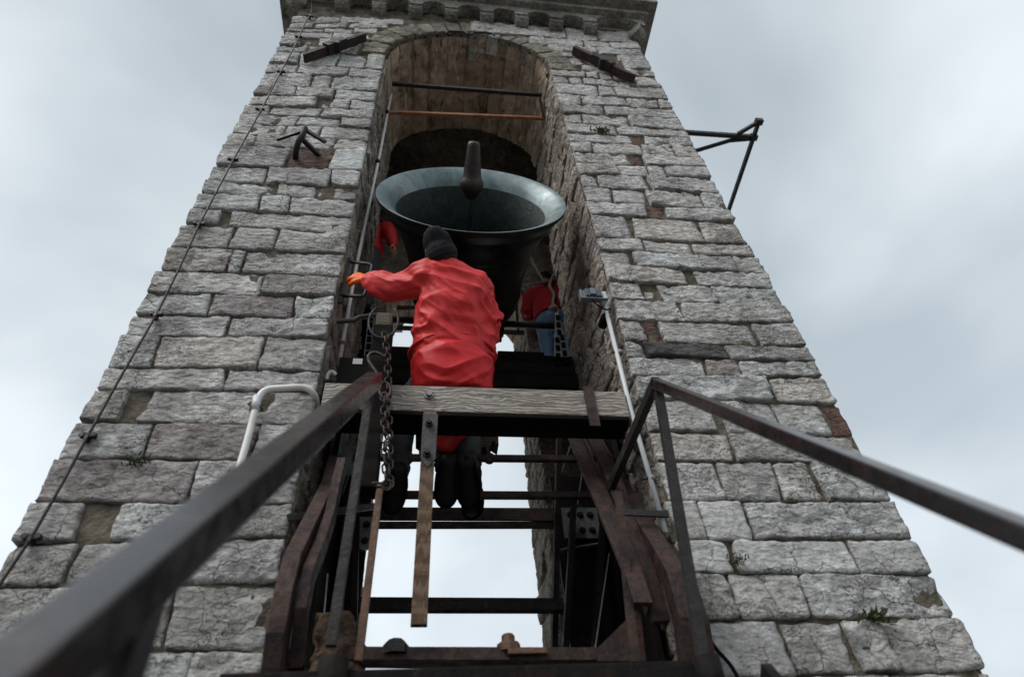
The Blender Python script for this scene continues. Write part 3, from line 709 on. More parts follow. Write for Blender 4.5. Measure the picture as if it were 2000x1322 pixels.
brace([(1168, 872), (1196, 925), (1228, 985), (1284, 1072), (1318, 1130), (1340, 1210), (1352, 1300)], 1.00, .082, .08, 'curved_leg')
brace([(1206, 960), (1262, 1030), (1312, 1092), (1345, 1150), (1368, 1225), (1380, 1300)], 1.075, .095, .045, 'curved_leg')
brace([(655, 905), (640, 960), (622, 1000), (596, 1055), (572, 1105), (556, 1170), (543, 1240), (535, 1310)], -.46, .10, .06, 'curved_leg')
brace([(668, 905), (655, 960), (645, 1010), (625, 1070), (604, 1120), (590, 1190), (580, 1300)], -.40, .075, .04, 'curved_leg')
a, b = PY(1207, 960, -.1), PY(1240, 1292, -.1); MB().bar(a, b, .035, .012, V((0, 1, 0))).build('upright_bar', RUST, fr)
for A_, B_ in (((700, 860), (690, 1290)), ((676, 960), (660, 1290)), ((1092, 840), (1082, 1285)), ((1178, 1010), (1160, 1285)), ((1120, 990), (1103, 1285))):
    a, b = PY(*A_, .75), PY(*B_, .75); MB().bar(a, b, .03, .06, V((0, 1, 0))).build('upright_bar', STEELD, fr)
# dark plates added to black out the lit jambs behind the braces
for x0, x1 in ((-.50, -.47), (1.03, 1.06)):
    MB().box((x0, .35, .2), (x1, 1.9, 2.35)).build('jamb_shade_plate', STEELD, fr)
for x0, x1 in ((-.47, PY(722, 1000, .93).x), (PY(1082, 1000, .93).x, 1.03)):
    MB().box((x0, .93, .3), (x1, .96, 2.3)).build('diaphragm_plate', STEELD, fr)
pl = PY(1135, 1020, .85)
MB().box((pl.x-.11, .85, pl.z-.10), (pl.x+.11, .86, pl.z+.10)).build('splice_plate', GALV, fr)
for dx in (-.06, .0, .06):
    for dz in (-.05, .05): bolt((pl.x+dx, .85, pl.z+dz), (0, -1, 0), .014, .02, fr)
pl = PY(700, 1040, .85)
MB().box((pl.x-.08, .85, pl.z-.10), (pl.x+.08, .86, pl.z+.10)).build('splice_plate', GALV, fr)
for dx in (-.03, .04):
    for dz in (-.05, .05): bolt((pl.x+dx, .85, pl.z+dz), (0, -1, 0), .014, .02, fr)
a, b = PY(1083, 1076, .80), PY(1172, 1062, .80); MB().bar(a, b, .03, .008).build('stay_bar', GALV, fr)
a, b = PY(682, 1066, .80), PY(715, 1076, .80); MB().bar(a, b, .03, .008).build('stay_bar', GALV, fr)
for (A_, B_, Y_) in (((1120, 850), (1085, 960), .8), ((1140, 900), (1128, 985), .8), ((672, 900), (660, 955), .7), ((690, 905), (660, 990), .7), ((1190, 1080), (1160, 1282), .5), ((640, 1120), (625, 1290), .2)):
    MB().tube([PY(*A_, Y_), PY(*B_, Y_)], .004, 6).build('tie_rod', GALV, fr)
# gusset, bearing plate with nut, bolt head, turnbuckle
MB().prism([PY(1168, 1290, -.02), PY(1170, 1262, -.02), PY(1243, 1190, -.02), PY(1252, 1200, -.02), PY(1262, 1290, -.02)], (0, .014, 0)).build('gusset', RUST, fr)
a = PY(992, 1280, 0); b = PY(1068, 1280, 0)
MB().box((a.x, -.02, a.z), (b.x, .08, a.z+.022)).build('bearing_plate', RUSTB, fr, bevel=.003)
c = PY(994, 1272, .03)
MB().lathe([(0, 0), (.045, 0), (.045, .03), (.026, .032), (.026, .06), (.022, .066), (0, .067)], 8, Matrix.Translation((c.x, .03, a.z+.022))).build('nut', RUSTB, fr)
c = PY(772, 1280, .03)
MB().lathe([(0, 0), (.055, 0), (.052, .03), (.03, .055), (.012, .06), (0, .06)], 7, Matrix.Translation((c.x, .03, c.z))).build('bolt_head', IRON, fr)
tb0, tb1 = PX(1143, 826, .98), PX(1186, 905, .98); d_ = (tb1-tb0).normalized(); s_ = V((1, 0, 0)).cross(d_).normalized()
tbm = MB(); tbm.tube([tb0-d_*.1, tb0+d_*.07], .020, 12)
for g_ in (-1, 1): tbm.bar(tb0+d_*.04+s_*.035*g_, tb1-d_*.04+s_*.035*g_, .03, .022, s_)
tbm.tube([tb0+d_*.01, tb0+d_*.06], .05, 12); tbm.tube([tb1-d_*.05, tb1], .05, 12); tbm.tube([tb1-d_*.08, tb1+d_*.2], .022, 12)
tag(tbm.build('turnbuckle', RUST, bevel=.003), 'heavy rusty turnbuckle under the right end of the seat beam', 'turnbuckle')
# toothed straps beside the jambs
def toothed(A_, B_, Y_, w0, w1, rows_, label):
    a, b = PY(*A_, Y_), PY(*B_, Y_); t = thing('toothed_strap', label, 'strap', b, 'toothed straps of the bell frame')
    MB().prism([a+V((-w0/2, 0, 0)), a+V((w0/2, 0, 0)), b+V((w1/2, 0, 0)), b+V((-w1/2, 0, 0))], (0, .015, 0)).build('strap', GALV, t)
    for k in range(rows_):
        q = (k+.6)/rows_; c = a.lerp(b, q); w_ = w0+(w1-w0)*q
        for s_ in ((-.25, .25) if w_ > .07 else (0,)):
            cc = c+V((s_*w_, -.012, .016*(1 if s_ > 0 else -1)))
            MB().box((cc.x-.016, cc.y, cc.z-.024), (cc.x+.016, cc.y+.012, cc.z+.024)).build('tooth', BLACKP, t)
toothed((1088, 610), (1099, 716), .95, .03, .13, 7, 'pale toothed strap with black blocks beside the right jamb')
toothed((726, 612), (718, 695), .75, .05, .05, 6, 'pale toothed strap with black blocks beside the left jamb')
rbk = thing('rubble_block', 'rust stained yellowish rubble block behind the left curved leg', 'rubble', PY(665, 1290, .1))
RUBBLE = stone_mat('rust stained rubble', (.20, .135, .08), (.09, .055, .035), .9, bumpd=.03, warm=.5, random_on=False)
BLOCK = (PY(600, 1290, .1).x, PY(728, 1290, .1).x, PY(640, 1205, .1).z)

# timber cross beam deep in the opening, iron bar in the far arch
zt_ = PY(900, 688, .95).z; zq = PY(900, 752, .95).z
cb = thing('cross_timber', 'dark wet timber crossing the opening below the bell', 'timber', (AC, 1.0, zq))
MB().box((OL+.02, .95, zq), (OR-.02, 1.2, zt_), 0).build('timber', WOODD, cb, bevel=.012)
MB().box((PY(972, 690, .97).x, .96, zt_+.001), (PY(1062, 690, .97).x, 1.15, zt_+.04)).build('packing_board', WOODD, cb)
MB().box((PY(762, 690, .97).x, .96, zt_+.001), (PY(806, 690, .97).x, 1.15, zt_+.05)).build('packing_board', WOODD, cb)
a, b = PY(772, 640, 2.45), PY(1024, 650, 2.45)
fb = thing('far_iron_bar', 'thin iron bar crossing the far arch behind the seated ringer', 'bar', (a+b)/2)
MB().bar(a, b, .03, .05).build('bar', IRON, fb); MB().bar(PY(1008, 590, 2.45), PY(1012, 650, 2.45), .03, .03).build('hanger', IRON, fb)
MB().bar(PY(775, 601, 2.4), PY(812, 601, 2.4), .03, .04).build('bar', IRON, fb)
hb = MB()
P = [PY(*q, .95) for q in ((915, 815), (972, 815), (974, 868), (962, 860), (952, 885), (946, 868), (936, 888), (925, 905), (912, 880))]
hb.prism(P, (0, .12, 0)); tag(hb.build('rotten_bracket', wood_mat('rotten brown timber', (.10, .065, .04), (.03, .02, .014), 16, (1, 1, 1), 8)), 'rotten brown timber bracket with a ragged lower edge under the beam', 'bracket')
hb = MB(); hb.prism([PY(*q, .95) for q in ((812, 815), (832, 815), (832, 880), (824, 868), (820, 885), (818, 862), (812, 858))], (0, .1, 0))
tag(hb.build('rotten_bracket', WOODD), 'small ragged dark timber bracket left of the hanging lath', 'bracket')

# ------------------------------------------------------------------ bars, pipes, lamps and fixings on the tower
def rod_thing(name, pts, r, mat, label, cat, square=None, n=8, group=None):
    mb = MB()
    if square: mb.bar(pts[0], pts[-1], square[0], square[1])
    else: mb.tube(pts, r, n)
    return tag(mb.build(name, mat, smooth=not square), label, cat, group)
rod_thing('tie_bar', [PY(766, 164, .30), PY(1058, 186, .30)], 0, IRON, 'dark iron tie bar just under the vault, upper of the two', 'bar', (.036, .04))
rod_thing('tie_bar', [PY(760, 220, .45), PY(1068, 232, .45)], 0, RUSTO, 'bright rusty orange tie bar below the dark one', 'bar', (.034, .038))
a = PY(1054, 190, .30); b = PY(1062, 230, .44); rod_thing('diagonal_strut', [a, b], 0, IRON, 'short dark strut joining the two tie bars at the right jamb', 'strut', (.03, .04))
def smooth(pts, n=6):
    pts = [V(p) for p in pts]; out_ = []
    for i in range(len(pts)-1):
        p0_, p1_, p2_, p3_ = pts[max(i-1, 0)], pts[i], pts[i+1], pts[min(i+2, len(pts)-1)]
        for k in range(n):
            t = k/n; out_.append(.5*((2*p1_)+(p2_-p0_)*t+(2*p0_-5*p1_+4*p2_-p3_)*t*t+(3*p1_-p0_-3*p2_+p3_)*t**3))
    return out_+[pts[-1]]
cd = thing('white_conduit', 'thin white conduit running up the left jamb beside the bell', 'conduit', PX(665, 690, OL+.04))
MB().tube([PX(765, 180, OL+.03), PX(742, 300, OL+.03), PX(691, 545, OL+.03), PX(664, 700, OL+.03)], .013, 10).build('pipe', WHITE, cd, smooth=True)
for q in ((756, 218), (738, 315), (725, 395), (691, 540), (669, 672)):
    c = PX(*q, OL+.03); d_ = V((0, 0, 1)); MB().tube([c-d_*.014, c+d_*.014], .018, 10).build('clip', IRON if q[1] < 500 else RUSTB, cd)
bp = thing('bent_pipe', 'rust stained white pipe bent over the left jamb edge', 'pipe', PY(455, 955, -.035))
pp = smooth([PY(440, 1010, -.04), PY(456, 950, -.04), PY(480, 870, -.04), PY(499, 798, -.045), PY(506, 775, -.05), PY(522, 761, -.05), PY(560, 757, -.05), PY(596, 757, -.045), PY(612, 768, -.02), PY(618, 785, .04), PY(620, 810, .10)], 5)
MB().tube(pp, .0165, 12).build('pipe', WHITE, bp, smooth=True)
for q in ((500, 797), (457, 944)):
    c = PY(*q, -.04); MB().tube([c+V((-.0, 0, -.008)), c+V((0, 0, .008))], .024, 12).build('clip', IRON, bp, smooth=True)
    MB().bar(c+V((-.032, .01, 0)), c+V((.032, .01, 0)), .008, .014).build('clip_ear', IRON, bp)
a = PY(500, 790, -.044); MB().tube([PY(499, 802, -.044), PY(502, 775, -.046)], .021, 12).build('sleeve', GREYP, bp, smooth=True)
gp = thing('grey_conduit', 'pale grey conduit rising to the floodlight at the right jamb', 'conduit', PY(1298, 1035, .03))
MB().tube([PY(1176, 575, .02), PY(1232, 800, .02), PY(1300, 1040, .02)], .013, 10).build('pipe', GREYP, gp, smooth=True)
for q in ((1211, 688), (1274, 934)):
    c = PY(*q, .02); MB().tube([c-V((0, 0, .012)), c+V((0, 0, .012))], .018, 10).build('clip', GALV, gp, smooth=True)
    MB().bar(c+V((-.05, .0, 0)), c, .012, .012).build('clip_stud', IRON, gp)
# floodlight
fc = PY(1152, 581, .0)
fl = thing('floodlight', 'small grey finned floodlight on top of the right conduit', 'floodlight', fc)
MB().box((fc.x-.05, -.03, fc.z-.038), (fc.x+.068, .01, fc.z+.034)).build('housing', LAMPG, fl, bevel=.006)
for k in range(11):
    x = fc.x-.034+.0094*k
    if 3 <= k <= 6: continue
    MB().box((x-.0024, -.048, fc.z-.034), (x+.0024, -.03, fc.z+.03)).build('fin', LAMPG, fl)
MB().box((fc.x-.008, -.054, fc.z-.024), (fc.x+.026, -.03, fc.z+.030)).build('driver_box', LAMPG, fl, bevel=.003)
MB().box((fc.x-.068, -.033, fc.z-.042), (fc.x-.052, .014, fc.z+.038)).build('lens_frame', LAMPG, fl, bevel=.004)
MB().box((fc.x-.06, -.04, fc.z-.050), (fc.x+.10, -.02, fc.z-.044)).build('bracket', GALV, fl)
MB().box((fc.x+.07, -.036, fc.z-.046), (fc.x+.10, .02, fc.z+.026)).build('mount', GREYP, fl, bevel=.008)
MB().tube(smooth([fc+V((-.0, -.03, -.06)), fc+V((.03, -.03, -.11)), fc+V((.07, -.02, -.13)), fc+V((.115, .0, -.10))]), .005, 8).build('cable', BLACKP, fl, smooth=True)
cc_ = PY(1181, 628, .06)
MB().tube([cc_+V((-.0, -.04, 0)), cc_+V((.0, .05, .02))], .030, 16).build('socket', BLACKP, fl, smooth=True)
# rung handle of bent rebar
a, b, c, d_ = PY(682, 511, .06), PY(727, 516, .0), PY(712, 579, .0), PY(667, 577, .06)
rh = thing('rebar_handle', 'bent ribbed rebar handle in the ringer glove at the left jamb', 'handle', d_)
MB().tube([a, b+V((-.02, 0, 0)), b+V((-.003, 0, -.01)), b+V((0, 0, -.03)), c+V((0, 0, .03)), c+V((-.004, 0, .008)), c+V((-.02, 0, 0)), d_], .0095, 8).build('grip', IRON, rh, smooth=True)
MB().bar(PY(682, 504, .06), PY(664, 592, .06), .012, .022).build('wall_bar', IRON, rh)
for p, q in ((a, b), (d_, c)):
    for k in range(14):
        x = p.lerp(q, (k+.5)/15); dr = (q-p).normalized(); MB().tube([x-dr*.002, x+dr*.002], .0115, 8).build('rib', IRON, rh)
kb = MB(); kb.tube([PY(*q, .03) for q in ((657, 628), (690, 626), (704, 619), (738, 615))], .014, 8)
tag(kb.build('cranked_bar', IRON), 'short cranked iron bar fixed between left jamb and timber post', 'bar')
bx = thing('black_box', 'black junction box with a pale sticker on the left beam end', 'box', PY(697, 742, .2))
a, b = PY(664, 697, .08), PY(733, 742, .08); MB().box((a.x, .08, ZBT+.005), (b.x, .24, a.z)).build('case', BLACKP, bx, bevel=.006)
a, b = PY(690, 700, .077), PY(707, 711, .077); MB().box((a.x, .0765, b.z), (b.x, .079, a.z)).build('sticker', STICK, bx)
MB().tube(smooth([PY(638, 742, .1), PY(640, 732, .1), PY(648, 726, .1), PY(657, 733, .1)]), .012, 8).build('cable', GREYP, bx, smooth=True)

# lightning cable with its clamps
lc = thing('lightning_cable', 'dark cable with clamps running down the left edge of the tower', 'cable', PY(170, 850, -.03))
cp = [(611, -20), (608, 25), (594, 50), (582, 78), (575, 92), (561, 118), (550, 138), (512, 212), (456, 312), (420, 380), (390, 437), (350, 524), (305, 615), (236, 735), (172, 850), (118, 950), (62, 1048), (0, 1140), (-70, 1240)]
MB().tube([PY(*q, -.035) for q in cp], .0065, 8).build('cable', IRON, lc, smooth=True)
for q in ((605, 32), (583, 72), (549, 140), (508, 213), (455, 311), (389, 437), (305, 613), (172, 850), (62, 1048)):
    c = PY(*q, -.03); m_ = MB(); m_.bar(c+V((-.028, 0, .004)), c+V((.028, 0, -.004)), .016, .02); m_.bar(c+V((.0, .03, -.01)), c+V((0, -.012, -.01)), .014, .03)
    m_.tube([c+V((-.024, -.012, .0)), c+V((-.024, .012, 0))], .013, 6); m_.tube([c+V((.024, -.012, .0)), c+V((.024, .012, 0))], .013, 6); m_.build('clamp', IRON, lc)

# wall anchors
def anchor(A_, B_, label):
    a, b = PY(*A_, -.10), PY(*B_, -.10); t = thing('wall_anchor', label, 'anchor', (a+b)/2, 'wall anchor irons')
    d = (b-a).normalized(); u = V((-d.z, 0, d.x)); w_ = .05
    MB().prism([a+u*w_*.1, a+u*w_*.5+d*.12, b+u*w_*.5, b-u*w_*.5, a-u*w_*.5+d*.0], (0, .085, 0)).build('blade', RUST, t, bevel=.004)
    c = (a+b)/2
    MB().box((c.x-.05, -.125, c.z-.06), (c.x+.05, -.02, c.z+.06)).build('staple', IRON, t, bevel=.006)
    MB().box((c.x-.03, -.12, c.z+.05), (c.x+.03, -.03, c.z+.085)).build('wedge', RUSTB, t, bevel=.004)
    MB().bar(c-d*.13+V((0, .03, 0)), c+d*.13+V((0, .03, 0)), .10, .075).build('key', IRON, t)
anchor((592, 105), (712, 64), 'rusty wall anchor slanting up to the right, above the left pier')
anchor((1240, 147), (1122, 90), 'rusty wall anchor slanting down to the right, above the right pier')
# iron bracket on the left pier
ib = thing('iron_bracket', 'black forked iron bracket with two arms on the left pier', 'bracket', PY(590, 310, -.05))
MB().tube(smooth([PY(577, 312, .02), PY(578, 295, -.06), PY(583, 278, -.12), PY(592, 262, -.16), PY(596, 250, -.18)]), .022, 8).build('stem', IRON, ib, smooth=True)
MB().bar(PY(588, 270, -.13), PY(624, 305, .02), .03, .03).build('stay', IRON, ib)
MB().bar(PY(592, 256, -.17), PY(540, 273, -.13), .02, .028).build('arm', IRON, ib); MB().bar(PY(596, 254, -.17), PY(636, 278, -.13), .02, .028).build('arm', IRON, ib)
# arm standing out from the right wall
z_ = PY(1400, 266, .55).z
sa = thing('steel_outrigger', 'dark steel outrigger frame standing out from the right tower side', 'outrigger', (XR, .6, z_))
e0 = PZ(1472, 268, z_); e1 = PZ(1482, 238, z_); e2 = PZ(1420, 420, z_)
MB().bar((XR-.03, PZ(1400, 265, z_).y, z_), e0, .045, .045).build('arm', IRON, sa); MB().tube([V((XR-.03, PZ(1345, 300, z_).y+.1, z_)), PZ(1362, 294, z_), PZ(1425, 275, z_), e0+V((0, .02, 0))], .024, 8).build('stay', IRON, sa, smooth=True)
MB().bar(e1, e2+(e2-e1)*.4, .035, .045).build('rod', IRON, sa); MB().bar(e1, PZ(1441, 262, z_), .04, .03).build('arm', IRON, sa)
MB().box((e1.x-.04, e1.y-.03, z_-.03), (e1.x+.04, e1.y+.03, z_+.03)).build('joint', IRON, sa); MB().box((e0.x-.035, e0.y-.03, z_-.035), (e0.x+.035, e0.y+.03, z_+.035)).build('joint', IRON, sa)
rod_thing('arch_cable', smooth([PY(*q, -.03) for q in ((873, 66), (875, 62), (905, 63), (912, 66), (920, 68), (928, 64), (960, 66), (965, 70))], 4), .012, IRON, 'black cable stapled along the crown of the arch with a small dip', 'cable')
MB_ = MB(); c = PX(1068, 148, OR-.02); MB_.tube([c+V((0, .02*math.cos(t), .02*math.sin(t))) for t in (2*math.pi*k/12 for k in range(12))], .008, 6, closed=True); tag(MB_.build('wall_ring', IRON, smooth=True), 'small iron ring on the right jamb near the arch', 'ring')
# flat stays from jambs to braces
rod_thing('flat_stay', [PY(562, 1011, -.02), PY(735, 988, .2)], 0, IRON, 'flat black stay from the left jamb to the frame', 'stay', (.012, .03), group='flat stays')
rod_thing('flat_stay', [PY(1214, 1000, .0), PY(1306, 1004, -.01)], 0, IRON, 'flat black stay from the frame to the right jamb', 'stay', (.012, .03), group='flat stays')
rod_thing('dark_cable', smooth([PY(1378, 1236, -.03), PY(1400, 1268, -.03), PY(1428, 1300, -.03), PY(1450, 1340, -.03)]), .008, BLACKP, 'thin black cable at the foot of the right jamb', 'cable')

# moss and grass growing from the joints
MOSS = M('moss green', (.055, .075, .022), .9)
def tuft(px, py, n, sz, label):
    c = PY(px, py, -.012); mb = MB()
    for k in range(n):
        p = c+V((random.gauss(0, sz*.5), random.uniform(-.02, .015), random.gauss(0, sz*.22)))
        d = V((random.uniform(-1, 1), random.uniform(-1.4, -.2), random.uniform(-.6, 1))).normalized()*sz*random.uniform(.25, .6)
        s_ = d.cross(V((random.uniform(-1, 1), 0, 1))).normalized()*sz*.07
        mb.add([p-s_, p+s_, p+d*.6+s_*.8, p+d, p+d*.6-s_*.8], [(0, 1, 2, 3, 4)])
    o = tag(mb.build('moss', MOSS), label, 'moss'); o['kind'] = 'stuff'
tuft(1174, 258, 90, .075, 'green moss tuft on the right pier beside the arch')
tuft(1712, 1208, 120, .06, 'dark moss in the low joint of the right pier')
tuft(1440, 1095, 60, .045, 'moss in an upright joint low on the right pier')
tuft(268, 903, 70, .05, 'dark moss in a joint below the clamped cable on the left pier')

# ------------------------------------------------------------------ people
def remesh(mb, voxel, name, mats, parent, fold=None, sub=0, sm=2):
    me = bpy.data.meshes.new('tmp'); me.from_pydata(mb.v, [], mb.f); bm = bmesh.new(); bm.from_mesh(me); bmesh.ops.recalc_face_normals(bm, faces=bm.faces); bm.to_mesh(me); bm.free()
    t = bpy.data.objects.new('tmp', me); COL.objects.link(t)
    r_ = t.modifiers.new('r', 'REMESH'); r_.mode = 'VOXEL'; r_.voxel_size = voxel
    s_ = t.modifiers.new('s', 'SMOOTH'); s_.iterations = sm; s_.factor = .5
    dg = bpy.context.evaluated_depsgraph_get(); m2 = bpy.data.meshes.new_from_object(t.evaluated_get(dg)); bpy.data.objects.remove(t)
    m2.name = name; lo = rootloc(parent)
    nrm = [V(v.normal) for v in m2.vertices]
    for v, n_ in zip(m2.vertices, nrm):
        p = V(v.co)
        if fold: p += n_*fold(p)
        v.co = p-lo
    m2.materials.clear(); m2.materials.append(mats); m2.polygons.foreach_set('use_smooth', [True]*len(m2.polygons))
    o = bpy.data.objects.new(name, m2); return link(o, parent)
def loft(mb, pts, rads, up, n=16, sub=4, c0=1., c1=1.):
    """closed elliptical loft; rads = (side, depth) per point; up = direction of the depth radius"""
    P = smooth(pts, sub); m = len(P); rr = []
    for i in range(m):
        t = i/(m-1)*(len(pts)-1); k = min(int(t), len(pts)-2); f = t-k
        rr.append(tuple(rads[k][j]*(1-f)+rads[k+1][j]*f for j in (0, 1)))
    vs = []; fs = []; up = V(up)
    cap = 4; rows_ = []
    d0 = (P[1]-P[0]).normalized(); d1 = (P[-1]-P[-2]).normalized()
    for k in range(cap): a_ = math.pi/2*(k+.3)/cap; e_ = min(rr[0])*c0; rows_.append((P[0]-d0*e_*math.cos(a_), d0, (rr[0][0]*math.sin(a_), rr[0][1]*math.sin(a_))))
    for i in range(m): d = (P[min(i+1, m-1)]-P[max(i-1, 0)]).normalized(); rows_.append((P[i], d, rr[i]))
    for k in range(cap-1, -1, -1): a_ = math.pi/2*(k+.3)/cap; e_ = min(rr[-1])*c1; rows_.append((P[-1]+d1*e_*math.cos(a_), d1, (rr[-1][0]*math.sin(a_), rr[-1][1]*math.sin(a_))))
    for p, d, (ra, rb2) in rows_:
        b_ = up-d*up.dot(d)
        if b_.length < .05: b_ = V((0, 0, 1))-d*d.z
        b_.normalize(); a_ = d.cross(b_)
        vs += [p+a_*ra*math.cos(t)+b_*rb2*math.sin(t) for t in (2*math.pi*k/n for k in range(n))]
    q = len(rows_)
    for i in range(q-1): fs += [(i*n+k, i*n+(k+1) % n, (i+1)*n+(k+1) % n, (i+1)*n+k) for k in range(n)]
    fs += [tuple(range(n-1, -1, -1)), tuple(range((q-1)*n, q*n))]
    mb.add(vs, fs)
def ball(mb, c, r3, rot=None, n=16):
    T = Matrix.Translation(c) @ (rot or Matrix.Identity(3)).to_4x4() @ Matrix.Diagonal((*r3, 1))
    mb.lathe([(math.sin(math.pi*(k+.15)/(n+.3)), -math.cos(math.pi*(k+.15)/(n+.3))) for k in range(n+1)], n, T)
    b0 = len(mb.v)-(n+1)*n; mb.f += [tuple(b0+i for i in range(n-1, -1, -1)), tuple(b0+n*n+i for i in range(n))]; mb.mi += [0, 0]
def hand(mb, wrist, dr, palm_n, side, grow=0., curl=.9):
    """palm, four fingers of different lengths bent round a grip, thumb from the side of the palm"""
    dr = V(dr).normalized(); pn = V(palm_n); pn = (pn-dr*pn.dot(dr)).normalized(); sdv = dr.cross(pn).normalized()*side
    loft(mb, [wrist, wrist+dr*.04, wrist+dr*.088], [(.027+grow, .019+grow), (.038+grow, .016+grow), (.041+grow, .013+grow)], pn, 12, 2)
    for k, (o_, L_) in enumerate(((-.030, .068), (-.010, .078), (.011, .073), (.030, .058))):
        b_ = wrist+dr*.082+sdv*o_; p1_ = b_+(dr*math.cos(curl*.5)+pn*math.sin(curl*.5))*L_*.45
        p2_ = p1_+(dr*math.cos(curl*1.3)+pn*math.sin(curl*1.3))*L_*.32; p3_ = p2_+(dr*math.cos(curl*2.0)+pn*math.sin(curl*2.0))*L_*.26
        loft(mb, [b_-dr*.02, b_, p1_, p2_, p3_], [(.0095+grow,)*2, (.0095+grow,)*2, (.009+grow,)*2, (.0085+grow,)*2, (.0075+grow,)*2], sdv, 8, 2)
    b_ = wrist+dr*.03-sdv*.03; loft(mb, [b_, b_-sdv*.022+dr*.028+pn*.01, b_-sdv*.024+dr*.052+pn*.03, b_-sdv*.012+dr*.066+pn*.048], [(.013+grow,)*2, (.0115+grow,)*2, (.0105+grow,)*2, (.009+grow,)*2], pn, 8, 2)
def foldfield(dirs, amp, sc):
    fr_ = [(V(d).normalized(), s_, a_) for d, s_, a_ in dirs]
    def f(p):
        h = 0
        for d, s_, a_ in fr_:
            q = p-d*p.dot(d)*.82                                # stretched along the fold direction
            w_ = noise.noise(p*3.1+V((s_, 0, 7)))
            v = noise.noise(q*sc*s_+V((0, 0, w_*.8))); rid = 1-abs(v)*3.2; h += a_*max(-.25, rid)*max(.15, .6+w_*1.4)
        return amp*(h-.35)
    return f
def person(nm_label, J, top, legm, hairm, hat=None, glove=None, hem=.0, fold=None, voxel=.009, face=V((0, 1, 0)), skirt=None, group='bell ringers in red'):
    t = thing('person', nm_label, 'person', J['hip'], group); up = face
    nk, hd = J['neck'], J['head']; hip, ch = J['hip'], J['chest']
    rt = J.get('right', V((1, 0, 0)))
    B = MB()
    # body: trunk, neck, head, arms, hands, legs as one skin
    loft(B, [hip+V((0, 0, -.04)), hip.lerp(ch, .45), ch, ch.lerp(nk, .75)], [(.155, .105), (.14, .10), (.165, .115), (.12, .075)], up, 16)
    loft(B, [ch.lerp(nk, .8), nk, nk.lerp(hd, .6)], [(.065, .06), (.056, .056), (.056, .058)], up, 12, 2)
    hq = Matrix((rt, face, (hd-nk).normalized())).transposed()
    ball(B, hd, (.076, .096, .112), hq); ball(B, hd+hq @ V((0, .035, -.06)), (.055, .058, .055), hq)
    loft(B, [hd+hq @ V((0, .085, .02)), hd+hq @ V((0, .108, -.018)), hd+hq @ V((0, .10, -.03))], [(.010, .010), (.016, .014), (.014, .01)], up, 8, 2)
    for s_ in (-1, 1): ball(B, hd+hq @ V((s_*.078, -.005, -.01)), (.012, .022, .034), hq, 10)
    ball(B, hd+hq @ V((0, .092, -.062)), (.024, .012, .008), hq, 10)
    for s_, k in ((-1, 'l'), (1, 'r')):
        sh, el, wr = J['sh_'+k], J['el_'+k], J['wr_'+k]
        loft(B, [ch.lerp(nk, .6), sh, sh.lerp(el, .5), el, el.lerp(wr, .4), wr], [(.06, .06), (.056, .056), (.047, .047), (.04, .04), (.038, .036), (.027, .022)], up, 12, 3)
        hand(B, wr, (wr-el), J.get('palm_'+k, V((0, 0, -1))), s_)
        hp, kn, an = hip+rt*(s_*.085)+V((0, 0, -.03)), J['kn_'+k], J['an_'+k]
        loft(B, [hip.lerp(hp, .5), hp, hp.lerp(kn, .5), kn, kn.lerp(an, .35), an], [(.07, .07), (.085, .085), (.07, .07), (.055, .055), (.052, .054), (.036, .038)], up, 12, 3)
        to = J['toe_'+k]; loft(B, [an, an.lerp(to, .35)+V((0, 0, -.04)), to], [(.034, .036), (.04, .032), (.035, .02)], V((0, 0, 1)), 10, 2)
    remesh(B, .0085, 'body', SKIN, t)
    for s_ in (-1, 1): e_ = MB(); ball(e_, hd+hq @ V((s_*.031, .084, .01)), (.012, .012, .012), None, 8); e_.build('eye', EYEM, t, smooth=True)
    # jacket
    Jk = MB(); g = .03
    jb = hip+V((0, 0, hem))
    loft(Jk, [jb, jb.lerp(ch, .5), ch, ch.lerp(nk, .7), nk], J.get('jr', [(.195, .15), (.19, .145), (.20, .15), (.15, .10), (.075, .07)]), up, 24, 4, .12, .1)
    for k in 'lr':
        sh, el, wr = J['sh_'+k], J['el_'+k], J['wr_'+k]
        loft(Jk, [ch.lerp(nk, .45), sh, sh.lerp(el, .5), el, el.lerp(wr, .5), wr-(wr-el).normalized()*.015], J.get('ar', [(.095, .09), (.095, .092), (.085, .085), (.08, .08), (.07, .068), (.05, .046)]), up, 16, 3)
    remesh(Jk, voxel, 'jacket', top, t, fold, sm=3)
    if skirt: Sk = MB(); skirt(Sk); remesh(Sk, voxel, 'overtrousers', RED3, t, foldfield([((1, 0, .55), .9, .9), ((1, 0, -.5), 1.2, .6)], .024, 9), sm=2)
    Tr = MB()
    loft(Tr, [hip+V((0, 0, .1)), hip+V((0, 0, -.06))], [(.165, .12), (.175, .125)], up, 16)
    for s_, k in ((-1, 'l'), (1, 'r')):
        hp, kn, an = hip+rt*(s_*.085)+V((0, 0, -.03)), J['kn_'+k], J['an_'+k]
        loft(Tr, [hip.lerp(hp, .6), hp, hp.lerp(kn, .5), kn, kn.lerp(an, .5), an+(kn-an).normalized()*.03], [(.09, .09), (.105, .10), (.09, .09), (.078, .078), (.07, .072), (.062, .064)], up, 14, 3)
    remesh(Tr, .012, 'trousers', legm, t, foldfield([((1, 0, .15), 1.2, 1)], .012, 14), sm=2)
